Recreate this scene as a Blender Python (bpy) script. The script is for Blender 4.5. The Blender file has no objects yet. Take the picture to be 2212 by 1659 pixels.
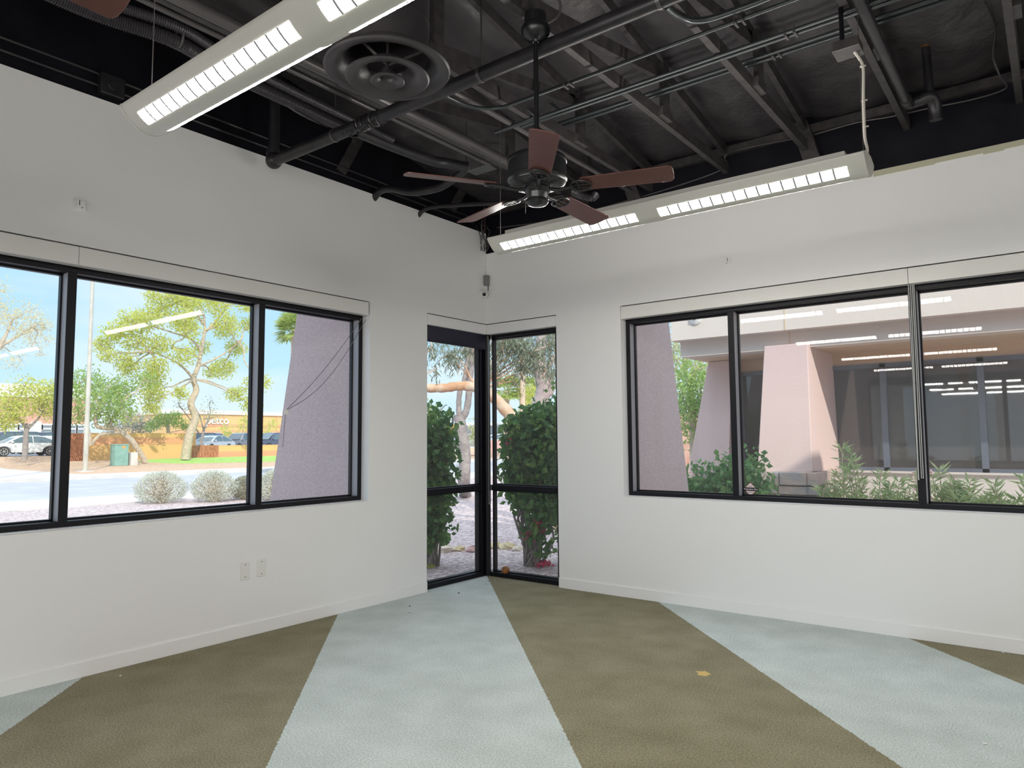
import bpy, math, random
from mathutils import Vector, Matrix, noise as mnoise
PI = math.pi
C = bpy.context.scene.collection
# ------------------------------------------------------------------ camera
W, H = 2212.0, 1659.0
F = 1536.70396; YAW, PITCH, ROLL = 0.656239802, 0.0780787686, -0.00745998167
CAM = Vector((4.89924429, -5.91251433, 1.45))
fw = Vector((-math.sin(YAW)*math.cos(PITCH), math.cos(YAW)*math.cos(PITCH), math.sin(PITCH)))
r0 = Vector((math.cos(YAW), math.sin(YAW), 0)); u0 = r0.cross(fw)
rt = r0*math.cos(ROLL) + u0*math.sin(ROLL); up = u0*math.cos(ROLL) - r0*math.sin(ROLL)
cd = bpy.data.cameras.new('camera'); cam = bpy.data.objects.new('camera', cd); C.objects.link(cam)
cd.sensor_fit = 'HORIZONTAL'; cd.sensor_width = 36.0; cd.lens = F/W*36.0
cd.clip_start = 0.05; cd.clip_end = 600
cam.matrix_world = Matrix(((rt.x, up.x, -fw.x, CAM.x), (rt.y, up.y, -fw.y, CAM.y), (rt.z, up.z, -fw.z, CAM.z), (0, 0, 0, 1)))
bpy.context.scene.camera = cam
vs = bpy.context.scene.view_settings
vs.view_transform = 'Standard'; vs.look = 'None'; vs.gamma = 1.0; vs.use_curve_mapping = False
vs.exposure = 0.42
cy = bpy.context.scene.cycles
cy.max_bounces = 10; cy.diffuse_bounces = 5; cy.glossy_bounces = 4; cy.transparent_max_bounces = 24; cy.transmission_bounces = 4
cy.sample_clamp_indirect = 12.0; cy.caustics_reflective = False; cy.caustics_refractive = False
cy.use_denoising = True

def ray(px, py): return fw + rt*((px-W/2)/F) - up*((py-H/2)/F)
def at(px, py, d): return CAM + ray(px, py)*d           # a surveyed point: d metres ahead of the camera
def hit(px, py, ax, v):
    d = ray(px, py); i = 'xyz'.index(ax); return CAM + d*((v-CAM[i])/d[i])
def ghit(px, py): return hit(px, py, 'z', -0.12)

# ------------------------------------------------------------------ world: bright desert sky with thin clouds
SKY_GAIN = 0.86
wd = bpy.data.worlds.new('sky'); bpy.context.scene.world = wd; wd.use_nodes = True
nt = wd.node_tree; nt.nodes.clear(); N = nt.nodes.new; L = nt.links.new
tc = N('ShaderNodeTexCoord'); sx = N('ShaderNodeSeparateXYZ'); L(tc.outputs['Generated'], sx.inputs[0])
ramp = N('ShaderNodeValToRGB'); L(sx.outputs['Z'], ramp.inputs[0])
e = ramp.color_ramp.elements
e[0].position = 0.0; e[0].color = (0.76, 0.90, 1.0, 1); e[1].position = 0.80; e[1].color = (1.7, 1.85, 2.1, 1)
k = e.new(0.09); k.color = (0.56, 0.84, 1.05, 1); k = e.new(0.25); k.color = (0.42, 0.72, 1.04, 1); k = e.new(0.42); k.color = (0.55, 0.80, 1.1, 1)
mp = N('ShaderNodeMapping'); mp.inputs['Scale'].default_value = (2.2, 2.2, 7.5); L(tc.outputs['Generated'], mp.inputs[0])
nz = N('ShaderNodeTexNoise'); nz.inputs['Scale'].default_value = 1.5; nz.inputs['Detail'].default_value = 6; L(mp.outputs[0], nz.inputs[0])
cr = N('ShaderNodeValToRGB'); cr.color_ramp.elements[0].position = 0.44; cr.color_ramp.elements[1].position = 0.72; L(nz.outputs['Fac'], cr.inputs[0])
mx = N('ShaderNodeMixRGB'); mx.inputs[2].default_value = (0.88, 0.96, 1.06, 1); L(cr.outputs[0], mx.inputs[0]); L(ramp.outputs[0], mx.inputs[1])
bg = N('ShaderNodeBackground'); bg.inputs[1].default_value = SKY_GAIN; L(mx.outputs[0], bg.inputs[0])
wo = N('ShaderNodeOutputWorld'); L(bg.outputs[0], wo.inputs[0])
# sun: low, from behind and to the right of the room
sd = bpy.data.lights.new('sun', 'SUN'); sd.energy = 2.6; sd.angle = 0.012; sd.color = (1.0, 0.91, 0.78)
so = bpy.data.objects.new('sun', sd); C.objects.link(so)
so.rotation_euler = Vector((-0.74, 0.44, -0.50)).to_track_quat('-Z', 'Y').to_euler()

# ------------------------------------------------------------------ materials
MATS = {}
def mat(name, col, rough=0.6, metal=0.0, spec=0.5, vary=None, bump=None, emit=None, coat=0.0, sheen=0.0):
    """vary = (scale, second colour, low, high)   bump = (scale, strength, distance)"""
    if name in MATS: return MATS[name]
    m = bpy.data.materials.new(name); m.use_nodes = True; t = m.node_tree; b = t.nodes['Principled BSDF']
    b.inputs['Base Color'].default_value = (*col, 1); b.inputs['Roughness'].default_value = rough
    b.inputs['Metallic'].default_value = metal; b.inputs['Specular IOR Level'].default_value = spec
    b.inputs['Coat Weight'].default_value = coat; b.inputs['Sheen Weight'].default_value = sheen
    g = t.nodes.new('ShaderNodeTexCoord')
    if vary:
        n = t.nodes.new('ShaderNodeTexNoise'); n.inputs['Scale'].default_value = vary[0]; n.inputs['Detail'].default_value = 5
        t.links.new(g.outputs['Object'], n.inputs[0])
        r = t.nodes.new('ShaderNodeValToRGB'); r.color_ramp.elements[0].position = vary[2]; r.color_ramp.elements[1].position = vary[3]
        r.color_ramp.elements[0].color = (*col, 1); r.color_ramp.elements[1].color = (*vary[1], 1)
        t.links.new(n.outputs['Fac'], r.inputs[0]); t.links.new(r.outputs[0], b.inputs['Base Color'])
    if bump:
        n = t.nodes.new('ShaderNodeTexNoise'); n.inputs['Scale'].default_value = bump[0]; n.inputs['Detail'].default_value = 4
        t.links.new(g.outputs['Object'], n.inputs[0])
        u = t.nodes.new('ShaderNodeBump'); u.inputs['Strength'].default_value = bump[1]; u.inputs['Distance'].default_value = bump[2]
        t.links.new(n.outputs['Fac'], u.inputs['Height']); t.links.new(u.outputs[0], b.inputs['Normal'])
    if emit:
        b.inputs['Emission Color'].default_value = (*emit[0], 1); b.inputs['Emission Strength'].default_value = emit[1]
    MATS[name] = m; return m

def leaf_mat(name, c1, c2, c3=None, trans=0.45, scale=6.0):
    m = bpy.data.materials.new(name); m.use_nodes = True; t = m.node_tree; t.nodes.clear(); n = t.nodes.new
    g = n('ShaderNodeTexCoord'); z = n('ShaderNodeTexNoise'); z.inputs['Scale'].default_value = scale; z.inputs['Detail'].default_value = 6
    t.links.new(g.outputs['Object'], z.inputs[0]); r = n('ShaderNodeValToRGB'); t.links.new(z.outputs['Fac'], r.inputs[0])
    r.color_ramp.elements[0].position = 0.35; r.color_ramp.elements[0].color = (*c1, 1)
    r.color_ramp.elements[1].position = 0.68; r.color_ramp.elements[1].color = (*(c3 or c2), 1)
    k = r.color_ramp.elements.new(0.52); k.color = (*c2, 1)
    d = n('ShaderNodeBsdfPrincipled'); d.inputs['Roughness'].default_value = 0.5; d.inputs['Specular IOR Level'].default_value = 0.3
    q = n('ShaderNodeBsdfTranslucent'); x = n('ShaderNodeMixShader'); x.inputs[0].default_value = trans
    t.links.new(r.outputs[0], d.inputs['Base Color']); t.links.new(r.outputs[0], q.inputs[0])
    t.links.new(d.outputs[0], x.inputs[1]); t.links.new(q.outputs[0], x.inputs[2])
    o = n('ShaderNodeOutputMaterial'); t.links.new(x.outputs[0], o.inputs[0]); MATS[name] = m; return m

def glass_mat(name, tint, refl_gain=1.0, haze=0.0):
    """thin clear pane: transparent, fresnel reflection, a pale diffuse veil for the washed-out view"""
    m = bpy.data.materials.new(name); m.use_nodes = True; t = m.node_tree; t.nodes.clear(); n = t.nodes.new
    tr = n('ShaderNodeBsdfTransparent'); tr.inputs[0].default_value = (*tint, 1)
    gl = n('ShaderNodeBsdfGlossy'); gl.inputs['Roughness'].default_value = 0.0
    fr = n('ShaderNodeLayerWeight'); fr.inputs[0].default_value = 0.5
    pw = n('ShaderNodeMath'); pw.operation = 'POWER'; pw.inputs[1].default_value = 5.0; t.links.new(fr.outputs['Facing'], pw.inputs[0])
    mu = n('ShaderNodeMath'); mu.operation = 'MULTIPLY_ADD'; mu.inputs[1].default_value = 0.96*refl_gain; mu.inputs[2].default_value = 0.04*refl_gain; t.links.new(pw.outputs[0], mu.inputs[0])
    x = n('ShaderNodeMixShader'); t.links.new(mu.outputs[0], x.inputs[0]); t.links.new(tr.outputs[0], x.inputs[1]); t.links.new(gl.outputs[0], x.inputs[2])
    o = n('ShaderNodeOutputMaterial'); last = x
    if haze:
        df = n('ShaderNodeBsdfDiffuse'); df.inputs[0].default_value = (0.8, 0.8, 0.8, 1)  # diffuse white imitates the veil of reflected room light
        y = n('ShaderNodeMixShader'); y.inputs[0].default_value = haze
        t.links.new(x.outputs[0], y.inputs[1]); t.links.new(df.outputs[0], y.inputs[2]); last = y
    t.links.new(last.outputs[0], o.inputs[0]); MATS[name] = m; return m

def carpet_mat():
    m = bpy.data.materials.new('striped_carpet'); m.use_nodes = True; t = m.node_tree; b = t.nodes['Principled BSDF']; n = t.nodes.new
    g = n('ShaderNodeTexCoord'); s = n('ShaderNodeSeparateXYZ'); t.links.new(g.outputs['Object'], s.inputs[0])
    wz = n('ShaderNodeTexNoise'); wz.inputs['Scale'].default_value = 45; wz.inputs['Detail'].default_value = 2; t.links.new(g.outputs['Object'], wz.inputs[0])
    def mth(op, a, bb):
        q = n('ShaderNodeMath'); q.operation = op
        for i, v in enumerate((a, bb)):
            if v is None: continue
            if isinstance(v, (int, float)): q.inputs[i].default_value = v
            else: t.links.new(v, q.inputs[i])
        return q.outputs[0]
    sm = mth('ADD', s.outputs['X'], s.outputs['Y'])
    sm = mth('ADD', sm, mth('MULTIPLY', mth('SUBTRACT', wz.outputs['Fac'], 0.5), 0.03))
    fr = mth('FRACT', mth('DIVIDE', mth('ADD', sm, 39.4), 3.94), None)        # diagonal bands 1.97 m wide
    dk = mth('LESS_THAN', fr, 0.5)
    na = n('ShaderNodeTexNoise'); na.inputs['Scale'].default_value = 110; na.inputs['Detail'].default_value = 6; t.links.new(g.outputs['Object'], na.inputs[0])
    nb = n('ShaderNodeTexNoise'); nb.inputs['Scale'].default_value = 3.5; nb.inputs['Detail'].default_value = 4; t.links.new(g.outputs['Object'], nb.inputs[0])
    f = mth('ADD', mth('MULTIPLY', na.outputs['Fac'], 0.75), mth('MULTIPLY', nb.outputs['Fac'], 0.25))
    def rr(c1, c2):
        r = n('ShaderNodeValToRGB'); r.color_ramp.elements[0].position = 0.36; r.color_ramp.elements[1].position = 0.64
        r.color_ramp.elements[0].color = (*c1, 1); r.color_ramp.elements[1].color = (*c2, 1); t.links.new(f, r.inputs[0]); return r.outputs[0]
    mx = n('ShaderNodeMixRGB'); t.links.new(dk, mx.inputs[0])
    t.links.new(rr((0.40, 0.455, 0.435), (0.66, 0.725, 0.705)), mx.inputs[1]); t.links.new(rr((0.165, 0.150, 0.088), (0.335, 0.312, 0.215)), mx.inputs[2])
    # a small ochre stain on the olive band
    sp = n('ShaderNodeVectorMath'); sp.operation = 'DISTANCE'; sp.inputs[1].default_value = (3.067, -1.614, 0.0)
    t.links.new(g.outputs['Object'], sp.inputs[0])
    ns = n('ShaderNodeTexNoise'); ns.inputs['Scale'].default_value = 22; t.links.new(g.outputs['Object'], ns.inputs[0])
    st = mth('LESS_THAN', mth('ADD', sp.outputs['Value'], mth('MULTIPLY', ns.outputs['Fac'], 0.12)), 0.103)
    m2 = n('ShaderNodeMixRGB'); t.links.new(st, m2.inputs[0]); t.links.new(mx.outputs[0], m2.inputs[1]); m2.inputs[2].default_value = (0.62, 0.46, 0.18, 1)
    t.links.new(m2.outputs[0], b.inputs['Base Color']); b.inputs['Roughness'].default_value = 0.95; b.inputs['Specular IOR Level'].default_value = 0.1
    bu = n('ShaderNodeBump'); bu.inputs['Strength'].default_value = 0.55; bu.inputs['Distance'].default_value = 0.006
    t.links.new(f, bu.inputs['Height']); t.links.new(bu.outputs[0], b.inputs['Normal'])
    return m

def gravel_mat(name, c1, c2, c3, scale):
    m = bpy.data.materials.new(name); m.use_nodes = True; t = m.node_tree; b = t.nodes['Principled BSDF']; n = t.nodes.new
    g = n('ShaderNodeTexCoord'); v = n('ShaderNodeTexVoronoi'); v.inputs['Scale'].default_value = scale; t.links.new(g.outputs['Object'], v.inputs[0])
    s = n('ShaderNodeSeparateXYZ'); t.links.new(v.outputs['Color'], s.inputs[0])
    r = n('ShaderNodeValToRGB'); t.links.new(s.outputs['X'], r.inputs[0])
    r.color_ramp.elements[0].color = (*c1, 1); r.color_ramp.elements[1].color = (*c3, 1); k = r.color_ramp.elements.new(0.5); k.color = (*c2, 1)
    t.links.new(r.outputs[0], b.inputs['Base Color']); b.inputs['Roughness'].default_value = 0.9
    bu = n('ShaderNodeBump'); bu.inputs['Strength'].default_value = 0.8; bu.inputs['Distance'].default_value = 0.02; bu.invert = True
    t.links.new(v.outputs['Distance'], bu.inputs['Height']); t.links.new(bu.outputs[0], b.inputs['Normal'])
    MATS[name] = m; return m

WHITE = mat('wall_paint', (0.86, 0.855, 0.85), 0.42, spec=0.35, bump=(90, 0.08, 0.002))
GLOSSW = mat('white_laminate', (0.82, 0.81, 0.78), 0.14, spec=0.5)
BLACK = mat('black_paint', (0.006, 0.0055, 0.009), 0.6, spec=0.15, vary=(4, (0.010, 0.0095, 0.014), 0.4, 0.7), bump=(40, 0.3, 0.004))
FRAME = mat('bronze_anodised', (0.006, 0.006, 0.009), 0.45, spec=0.28)
DECK = mat('foil_faced_insulation', (0.036, 0.033, 0.037), 0.36, spec=0.55, vary=(2.5, (0.075, 0.068, 0.072), 0.35, 0.7), bump=(7, 0.5, 0.03))
WOODB = mat('black_stained_timber', (0.040, 0.036, 0.038), 0.45, spec=0.4, vary=(14, (0.072, 0.064, 0.064), 0.4, 0.72), bump=(50, 0.4, 0.004))
PIPE = mat('black_painted_pipe', (0.016, 0.015, 0.019), 0.36, spec=0.5, vary=(9, (0.028, 0.026, 0.027), 0.4, 0.7))
PIPEL = mat('grey_painted_pipe', (0.095, 0.088, 0.09), 0.28, spec=0.6, metal=0.3)
CONDUIT = mat('dark_conduit', (0.035, 0.042, 0.045), 0.22, spec=0.7, metal=0.2)
HOUSING = mat('lamp_housing_enamel', (0.66, 0.65, 0.60), 0.35, spec=0.5)
EMIT = mat('lamp_opening_glow', (0.9, 0.9, 0.88), 0.5, emit=((1.0, 0.955, 0.90), 44.0))
UPGLOW = mat('added_uplight_glow', (0.9, 0.9, 0.88), 0.5, emit=((1.0, 0.955, 0.90), 22.0))
LOUV = mat('louver_blade_enamel', (0.40, 0.40, 0.42), 0.4)
SIDE_SHEEN = mat('mullion_sheen_grey', (0.34, 0.34, 0.37), 0.45, spec=0.6)  # sky sheen on the dark frame sides, put into a plain grey
FANB = mat('fan_black_metal', (0.010, 0.011, 0.013), 0.30, spec=0.6)
BLADE = mat('mahogany_blade', (0.105, 0.036, 0.030), 0.36, spec=0.5, vary=(5, (0.135, 0.050, 0.040), 0.35, 0.7))
GLASS = glass_mat('window_glass', (0.965, 0.985, 0.985), 0.30, 0.03)
STUCCO = mat('pink_stucco', (0.50, 0.335, 0.30), 0.85, bump=(60, 0.5, 0.01), vary=(60, (0.56, 0.39, 0.355), 0.35, 0.65))
STUCCOP = mat('mauve_stucco', (0.55, 0.45, 0.46), 0.85, bump=(70, 0.6, 0.01), vary=(90, (0.68, 0.58, 0.59), 0.4, 0.6))
FASCIA = mat('cream_stucco', (0.76, 0.69, 0.63), 0.8, bump=(60, 0.3, 0.008))
HEADER = mat('tan_stucco', (0.70, 0.54, 0.38), 0.8, bump=(60, 0.3, 0.008))
CONC = mat('pale_concrete', (0.60, 0.57, 0.54), 0.85, vary=(1.5, (0.66, 0.63, 0.60), 0.4, 0.6), bump=(30, 0.3, 0.004))
ASPH = mat('grey_asphalt', (0.44, 0.45, 0.50), 0.85, vary=(0.6, (0.50, 0.51, 0.55), 0.4, 0.6), bump=(60, 0.4, 0.006))
GRAV = gravel_mat('pink_gravel', (0.34, 0.25, 0.27), (0.54, 0.44, 0.44), (0.80, 0.70, 0.67), 26)
GRAVF = gravel_mat('tan_gravel', (0.50, 0.32, 0.22), (0.60, 0.40, 0.27), (0.68, 0.50, 0.36), 9)
LAWN = mat('green_lawn', (0.30, 0.52, 0.10), 0.9, vary=(3, (0.42, 0.62, 0.16), 0.4, 0.6), bump=(40, 0.6, 0.02))
BARK = mat('pale_bark', (0.46, 0.38, 0.29), 0.85, vary=(6, (0.60, 0.50, 0.38), 0.4, 0.65), bump=(14, 0.7, 0.03))
BARKG = mat('grey_bark', (0.28, 0.245, 0.235), 0.85, vary=(7, (0.37, 0.33, 0.31), 0.4, 0.65), bump=(16, 0.9, 0.03))
BARKO = mat('orange_eucalyptus_bark', (0.60, 0.34, 0.19), 0.7, vary=(5, (0.70, 0.55, 0.42), 0.42, 0.6), bump=(12, 0.7, 0.02))
PALMT = mat('palm_trunk_bark', (0.58, 0.42, 0.30), 0.9, vary=(9, (0.66, 0.50, 0.38), 0.4, 0.6), bump=(20, 0.8, 0.03))
L_YEL = leaf_mat('yellow_green_leaves', (0.50, 0.55, 0.12), (0.62, 0.66, 0.16), (0.74, 0.72, 0.24))
L_GRN = leaf_mat('mid_green_leaves', (0.22, 0.38, 0.10), (0.36, 0.52, 0.15), (0.52, 0.60, 0.22))
L_PALE = leaf_mat('pale_olive_leaves', (0.42, 0.47, 0.26), (0.52, 0.55, 0.30), (0.66, 0.62, 0.34))
L_SAGE = leaf_mat('silver_sage_leaves', (0.48, 0.50, 0.42), (0.60, 0.62, 0.52), (0.70, 0.70, 0.58), 0.2)
L_DARK = leaf_mat('bougainvillea_leaves', (0.06, 0.16, 0.06), (0.13, 0.28, 0.09), (0.30, 0.44, 0.12), 0.4, 9)
L_EUC = leaf_mat('eucalyptus_leaves', (0.16, 0.20, 0.14), (0.24, 0.28, 0.20), (0.34, 0.38, 0.24), 0.3)
L_OLE = leaf_mat('oleander_leaves', (0.22, 0.38, 0.16), (0.42, 0.56, 0.26), (0.66, 0.72, 0.42), 0.35, 9)
L_HEDGE = leaf_mat('hedge_leaves', (0.09, 0.24, 0.09), (0.16, 0.34, 0.13), (0.28, 0.46, 0.16), 0.35, 9)
L_PALM = leaf_mat('palm_leaves', (0.34, 0.46, 0.12), (0.50, 0.60, 0.18), (0.68, 0.70, 0.28))
L_GREY = leaf_mat('grey_scrub_leaves', (0.30, 0.31, 0.27), (0.38, 0.38, 0.30), (0.46, 0.46, 0.32), 0.3)

# ------------------------------------------------------------------ mesh helpers
class MB:
    def __init__(s): s.v = []; s.f = []
    def add(s, vs, fs):
        o = len(s.v); s.v += [Vector(p) for p in vs]; s.f += [tuple(i+o for i in f) for f in fs]; return s
    def box(s, a, b):
        x0, y0, z0 = (min(a[i], b[i]) for i in range(3)); x1, y1, z1 = (max(a[i], b[i]) for i in range(3))
        return s.add([(x0,y0,z0),(x1,y0,z0),(x1,y1,z0),(x0,y1,z0),(x0,y0,z1),(x1,y0,z1),(x1,y1,z1),(x0,y1,z1)],
                     [(0,3,2,1),(4,5,6,7),(0,1,5,4),(1,2,6,5),(2,3,7,6),(3,0,4,7)])
    def bar(s, p, q, w, h, upv=(0,0,1)):
        """rectangular bar from p to q, w across, h along upv"""
        p = Vector(p); q = Vector(q); d = (q-p).normalized(); a = d.cross(Vector(upv)).normalized()*(w/2); u = a.cross(d).normalized()*(h/2)
        vs = [p-a-u, p+a-u, p+a+u, p-a+u, q-a-u, q+a-u, q+a+u, q-a+u]
        return s.add(vs, [(0,1,2,3),(7,6,5,4),(0,4,5,1),(1,5,6,2),(2,6,7,3),(3,7,4,0)])
    def prism(s, poly, vec):
        """polygon (3-D points) pushed along vec"""
        n = len(poly); vec = Vector(vec); vs = [Vector(p) for p in poly] + [Vector(p)+vec for p in poly]
        return s.add(vs, [tuple(range(n))[::-1], tuple(range(n, 2*n))] + [(i, (i+1) % n, n+(i+1) % n, n+i) for i in range(n)])
    def tube(s, pts, r, seg=10, cap=True):
        pts = [Vector(p) for p in pts]; n = len(pts); rs = r if isinstance(r, (list, tuple)) else [r]*n
        o = len(s.v); t0 = (pts[1]-pts[0]).normalized(); ref = Vector((0,0,1)) if abs(t0.z) < 0.9 else Vector((1,0,0)); nrm = t0.cross(ref).normalized()
        for i, p in enumerate(pts):
            t = (pts[min(i+1, n-1)]-pts[max(i-1, 0)]).normalized()
            nrm = (nrm - t*nrm.dot(t)).normalized(); b = t.cross(nrm)
            for k in range(seg):
                a = 2*PI*k/seg; s.v.append(p + (nrm*math.cos(a)+b*math.sin(a))*rs[i])
        for i in range(n-1):
            for k in range(seg):
                s.f.append((o+i*seg+k, o+i*seg+(k+1) % seg, o+(i+1)*seg+(k+1) % seg, o+(i+1)*seg+k))
        if cap:
            s.f.append(tuple(o+k for k in range(seg))[::-1]); s.f.append(tuple(o+(n-1)*seg+k for k in range(seg)))
        return s
    def lathe(s, prof, c, seg=32, axis=(0,0,1), closed=False):
        """prof = [(radius, height)] about axis through c"""
        c = Vector(c); ax = Vector(axis).normalized(); ref = Vector((1,0,0)) if abs(ax.x) < 0.9 else Vector((0,1,0))
        a1 = ax.cross(ref).normalized(); a2 = ax.cross(a1); o = len(s.v); n = len(prof)
        for r, h in prof:
            for k in range(seg):
                t = 2*PI*k/seg; s.v.append(c + ax*h + (a1*math.cos(t)+a2*math.sin(t))*max(r, 1e-4))
        for i in range(n-1 if not closed else n):
            j = (i+1) % n
            for k in range(seg):
                s.f.append((o+i*seg+k, o+i*seg+(k+1) % seg, o+j*seg+(k+1) % seg, o+j*seg+k))
        return s
    def ball(s, c, r, seg=16, rings=10, sc=(1,1,1)):
        c = Vector(c); o = len(s.v)
        for i in range(rings+1):
            th = PI*i/rings
            for k in range(seg):
                ph = 2*PI*k/seg; s.v.append(c + Vector((r*sc[0]*math.sin(th)*math.cos(ph), r*sc[1]*math.sin(th)*math.sin(ph), r*sc[2]*math.cos(th))))
        for i in range(rings):
            for k in range(seg): s.f.append((o+i*seg+k, o+(i+1)*seg+k, o+(i+1)*seg+(k+1) % seg, o+i*seg+(k+1) % seg))
        return s
    def leaf(s, c, d, w, ln, nrm):
        d = Vector(d).normalized(); sd = d.cross(Vector(nrm)); 
        if sd.length < 1e-3: sd = d.orthogonal()
        sd = sd.normalized()*(w/2); c = Vector(c); o = len(s.v)
        s.v += [c, c+d*ln*0.45+sd, c+d*ln, c+d*ln*0.45-sd]; s.f.append((o, o+1, o+2, o+3)); return s
    def build(s, name, m, parent=None, smooth=False, bevel=0.0):
        if parent is not None: org = world_loc(parent)
        else:
            xs = [p.x for p in s.v]; ys = [p.y for p in s.v]; org = Vector(((min(xs)+max(xs))/2, (min(ys)+max(ys))/2, min(p.z for p in s.v)))
            if name in ('floor', 'ceiling') or name.startswith(('wall_', 'ground')): org = Vector((0, 0, 0))
        me = bpy.data.meshes.new(name); me.from_pydata([tuple(p-org) for p in s.v], [], s.f); me.validate(); me.update()
        if smooth: me.shade_smooth() if hasattr(me, 'shade_smooth') else [setattr(p, 'use_smooth', True) for p in me.polygons]
        me.materials.append(m); o = bpy.data.objects.new(name, me); C.objects.link(o)
        if parent is None: o.location = org
        else: o.parent = parent
        if bevel:
            b = o.modifiers.new('soft_edge', 'BEVEL'); b.width = bevel; b.segments = 2; b.limit_method = 'ANGLE'
        if smooth:
            try: me.set_sharp_from_angle(angle=math.radians(38))
            except Exception: pass
        return o
def world_loc(o):
    p = Vector(o.location)
    while o.parent is not None: o = o.parent; p = p + Vector(o.location)
    return p
def tag(o, label=None, cat=None, group=None, kind=None):
    if label: o['label'] = label
    if cat: o['category'] = cat
    if group: o['group'] = group
    if kind: o['kind'] = kind
    return o
def thing(name, label, cat, loc, group=None, kind=None):
    o = bpy.data.objects.new(name, None); C.objects.link(o); o.location = loc; o.empty_display_size = 0.1
    return tag(o, label, cat, group, kind)
def dup(o, parent=None, loc=None, rotz=None, label=None):
    c = o.copy(); C.objects.link(c); c.parent = parent
    if loc is not None: c.location = loc
    if rotz is not None: c.rotation_euler = (0, 0, rotz)
    if label: c['label'] = label
    for ch in list(o.children): dup(ch, c)
    return c
def struct(o): o['kind'] = 'structure'; return o
def smooth_path(pts, n=6):
    pts = [Vector(p) for p in pts]; out = []
    for i in range(len(pts)-1):
        p0 = pts[max(i-1, 0)]; p1 = pts[i]; p2 = pts[i+1]; p3 = pts[min(i+2, len(pts)-1)]
        for k in range(n):
            t = k/n; out.append(0.5*((2*p1)+(p2-p0)*t+(2*p0-5*p1+4*p2-p3)*t*t+(3*p1-p0-3*p2+p3)*t*t*t))
    out.append(pts[-1]); return out
# ------------------------------------------------------------------ room shell
XB, YB = 9.6, -11.6                 # far sides of the room, behind the camera
struct(MB().add([(-0.22,YB,0),(XB,YB,0),(XB,0.22,0),(-0.22,0.22,0),(-0.22,YB,-0.1),(XB,YB,-0.1),(XB,0.22,-0.1),(-0.22,0.22,-0.1)],
       [(0,1,2,3),(7,6,5,4),(0,4,5,1),(1,5,6,2),(2,6,7,3),(3,7,4,0)]).build('floor', carpet_mat()))
ZH, ZS, TL, TR = 2.706, 0.92, 3.71, 3.475
WLEN = -6.42
def wall_lr(s, t0, t1, ztop, corner_gap=True):
    """boxes of one window wall; s='L' runs along y on x in [-t1,-t0], s='R' runs along x on y in [t0,t1]"""
    m = MB()
    def bx(a, b, z0, z1):
        if s == 'L': m.box((-t1, -b, z0), (-t0, -a, z1))
        else: m.box((a, t0, z0), (b, t1, z1))
    far = -YB if s == 'L' else XB
    bx(0.914, 1.648, 0, ztop); bx(1.648, -WLEN, 0, ZS); bx(1.648, -WLEN, ZH, ztop); bx(-WLEN, far, 0, ztop)
    bx(-t1 if t0 > 0 else 0, 0.914, ZH if t0 > 0 else 2.706, ztop)
    return m
struct(wall_lr('L', 0.0, 0.10, TL).build('wall_left', WHITE))
struct(wall_lr('R', 0.0, 0.10, TR).build('wall_right', WHITE))
# stucco outside and the black painted wall above the plasterboard
ext = wall_lr('L', 0.10, 0.22, 5.4); ext2 = wall_lr('R', 0.10, 0.22, 4.7)
struct(ext.build('wall_left_outer', STUCCO)); struct(ext2.build('wall_right_outer', STUCCO))
struct(MB().box((-0.098, YB, TL), (-0.03, 0.0, 6.2)).build('wall_left_upper', BLACK))
struct(MB().box((-0.03, 0.03, TR), (XB, 0.098, 4.6)).build('wall_right_upper', BLACK))
# far walls: tall windows face the daylight behind the camera
def far_wall(name, horizontal):
    m = MB()
    L_ = XB if horizontal else -YB
    wins = [(0.5, 3.2), (3.4, 6.2), (6.4, 9.2)] if horizontal else [(1.2, 3.6), (4.4, 6.8), (7.6, 10.4)]
    def bx(a, b, z0, z1):
        if horizontal: m.box((a, YB-0.2, z0), (b, YB, z1))
        else: m.box((XB, -b, z0), (XB+0.2, -a, z1))
    prev = 0
    for a, b in wins: bx(prev, a, 0, 6.2); bx(a, b, 0, 0.25); bx(a, b, 3.2, 6.2); prev = b
    bx(prev, L_, 0, 6.2)
    return struct(m.build(name, WHITE))
far_wall('wall_rear', True)
struct(MB().box((XB, YB, 0), (XB+0.2, 0.1, 6.2)).build('wall_side', WHITE))
# greenish raw plasterboard edge on top of the right wall
struct(MB().box((0.0, -0.004, TR-0.012), (3.86, 0.03, TR+0.006)).build('trim_2', WHITE))
edge = MB(); x = 3.86; random.seed(3)
while x < 7: 
    w = random.uniform(.12, .4); edge.box((x, -0.003, TR-0.030-random.uniform(0, .014)), (x+w, 0.03, TR+0.008)); x += w
struct(edge.build('trim_3', mat('raw_plasterboard_edge', (0.50, 0.49, 0.36), 0.8)))
# baseboards
BB = 0.096
def base(name, boxes):
    m = MB()
    for a, b in boxes: m.box(a, b)
    return struct(m.build(name, GLOSSW if False else WHITE, bevel=0.003))
base('baseboard_left', [((0, YB, 0), (0.010, -0.914, BB))]); base('baseboard_right', [((0.914, -0.010, 0), (XB, 0, BB))])

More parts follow.
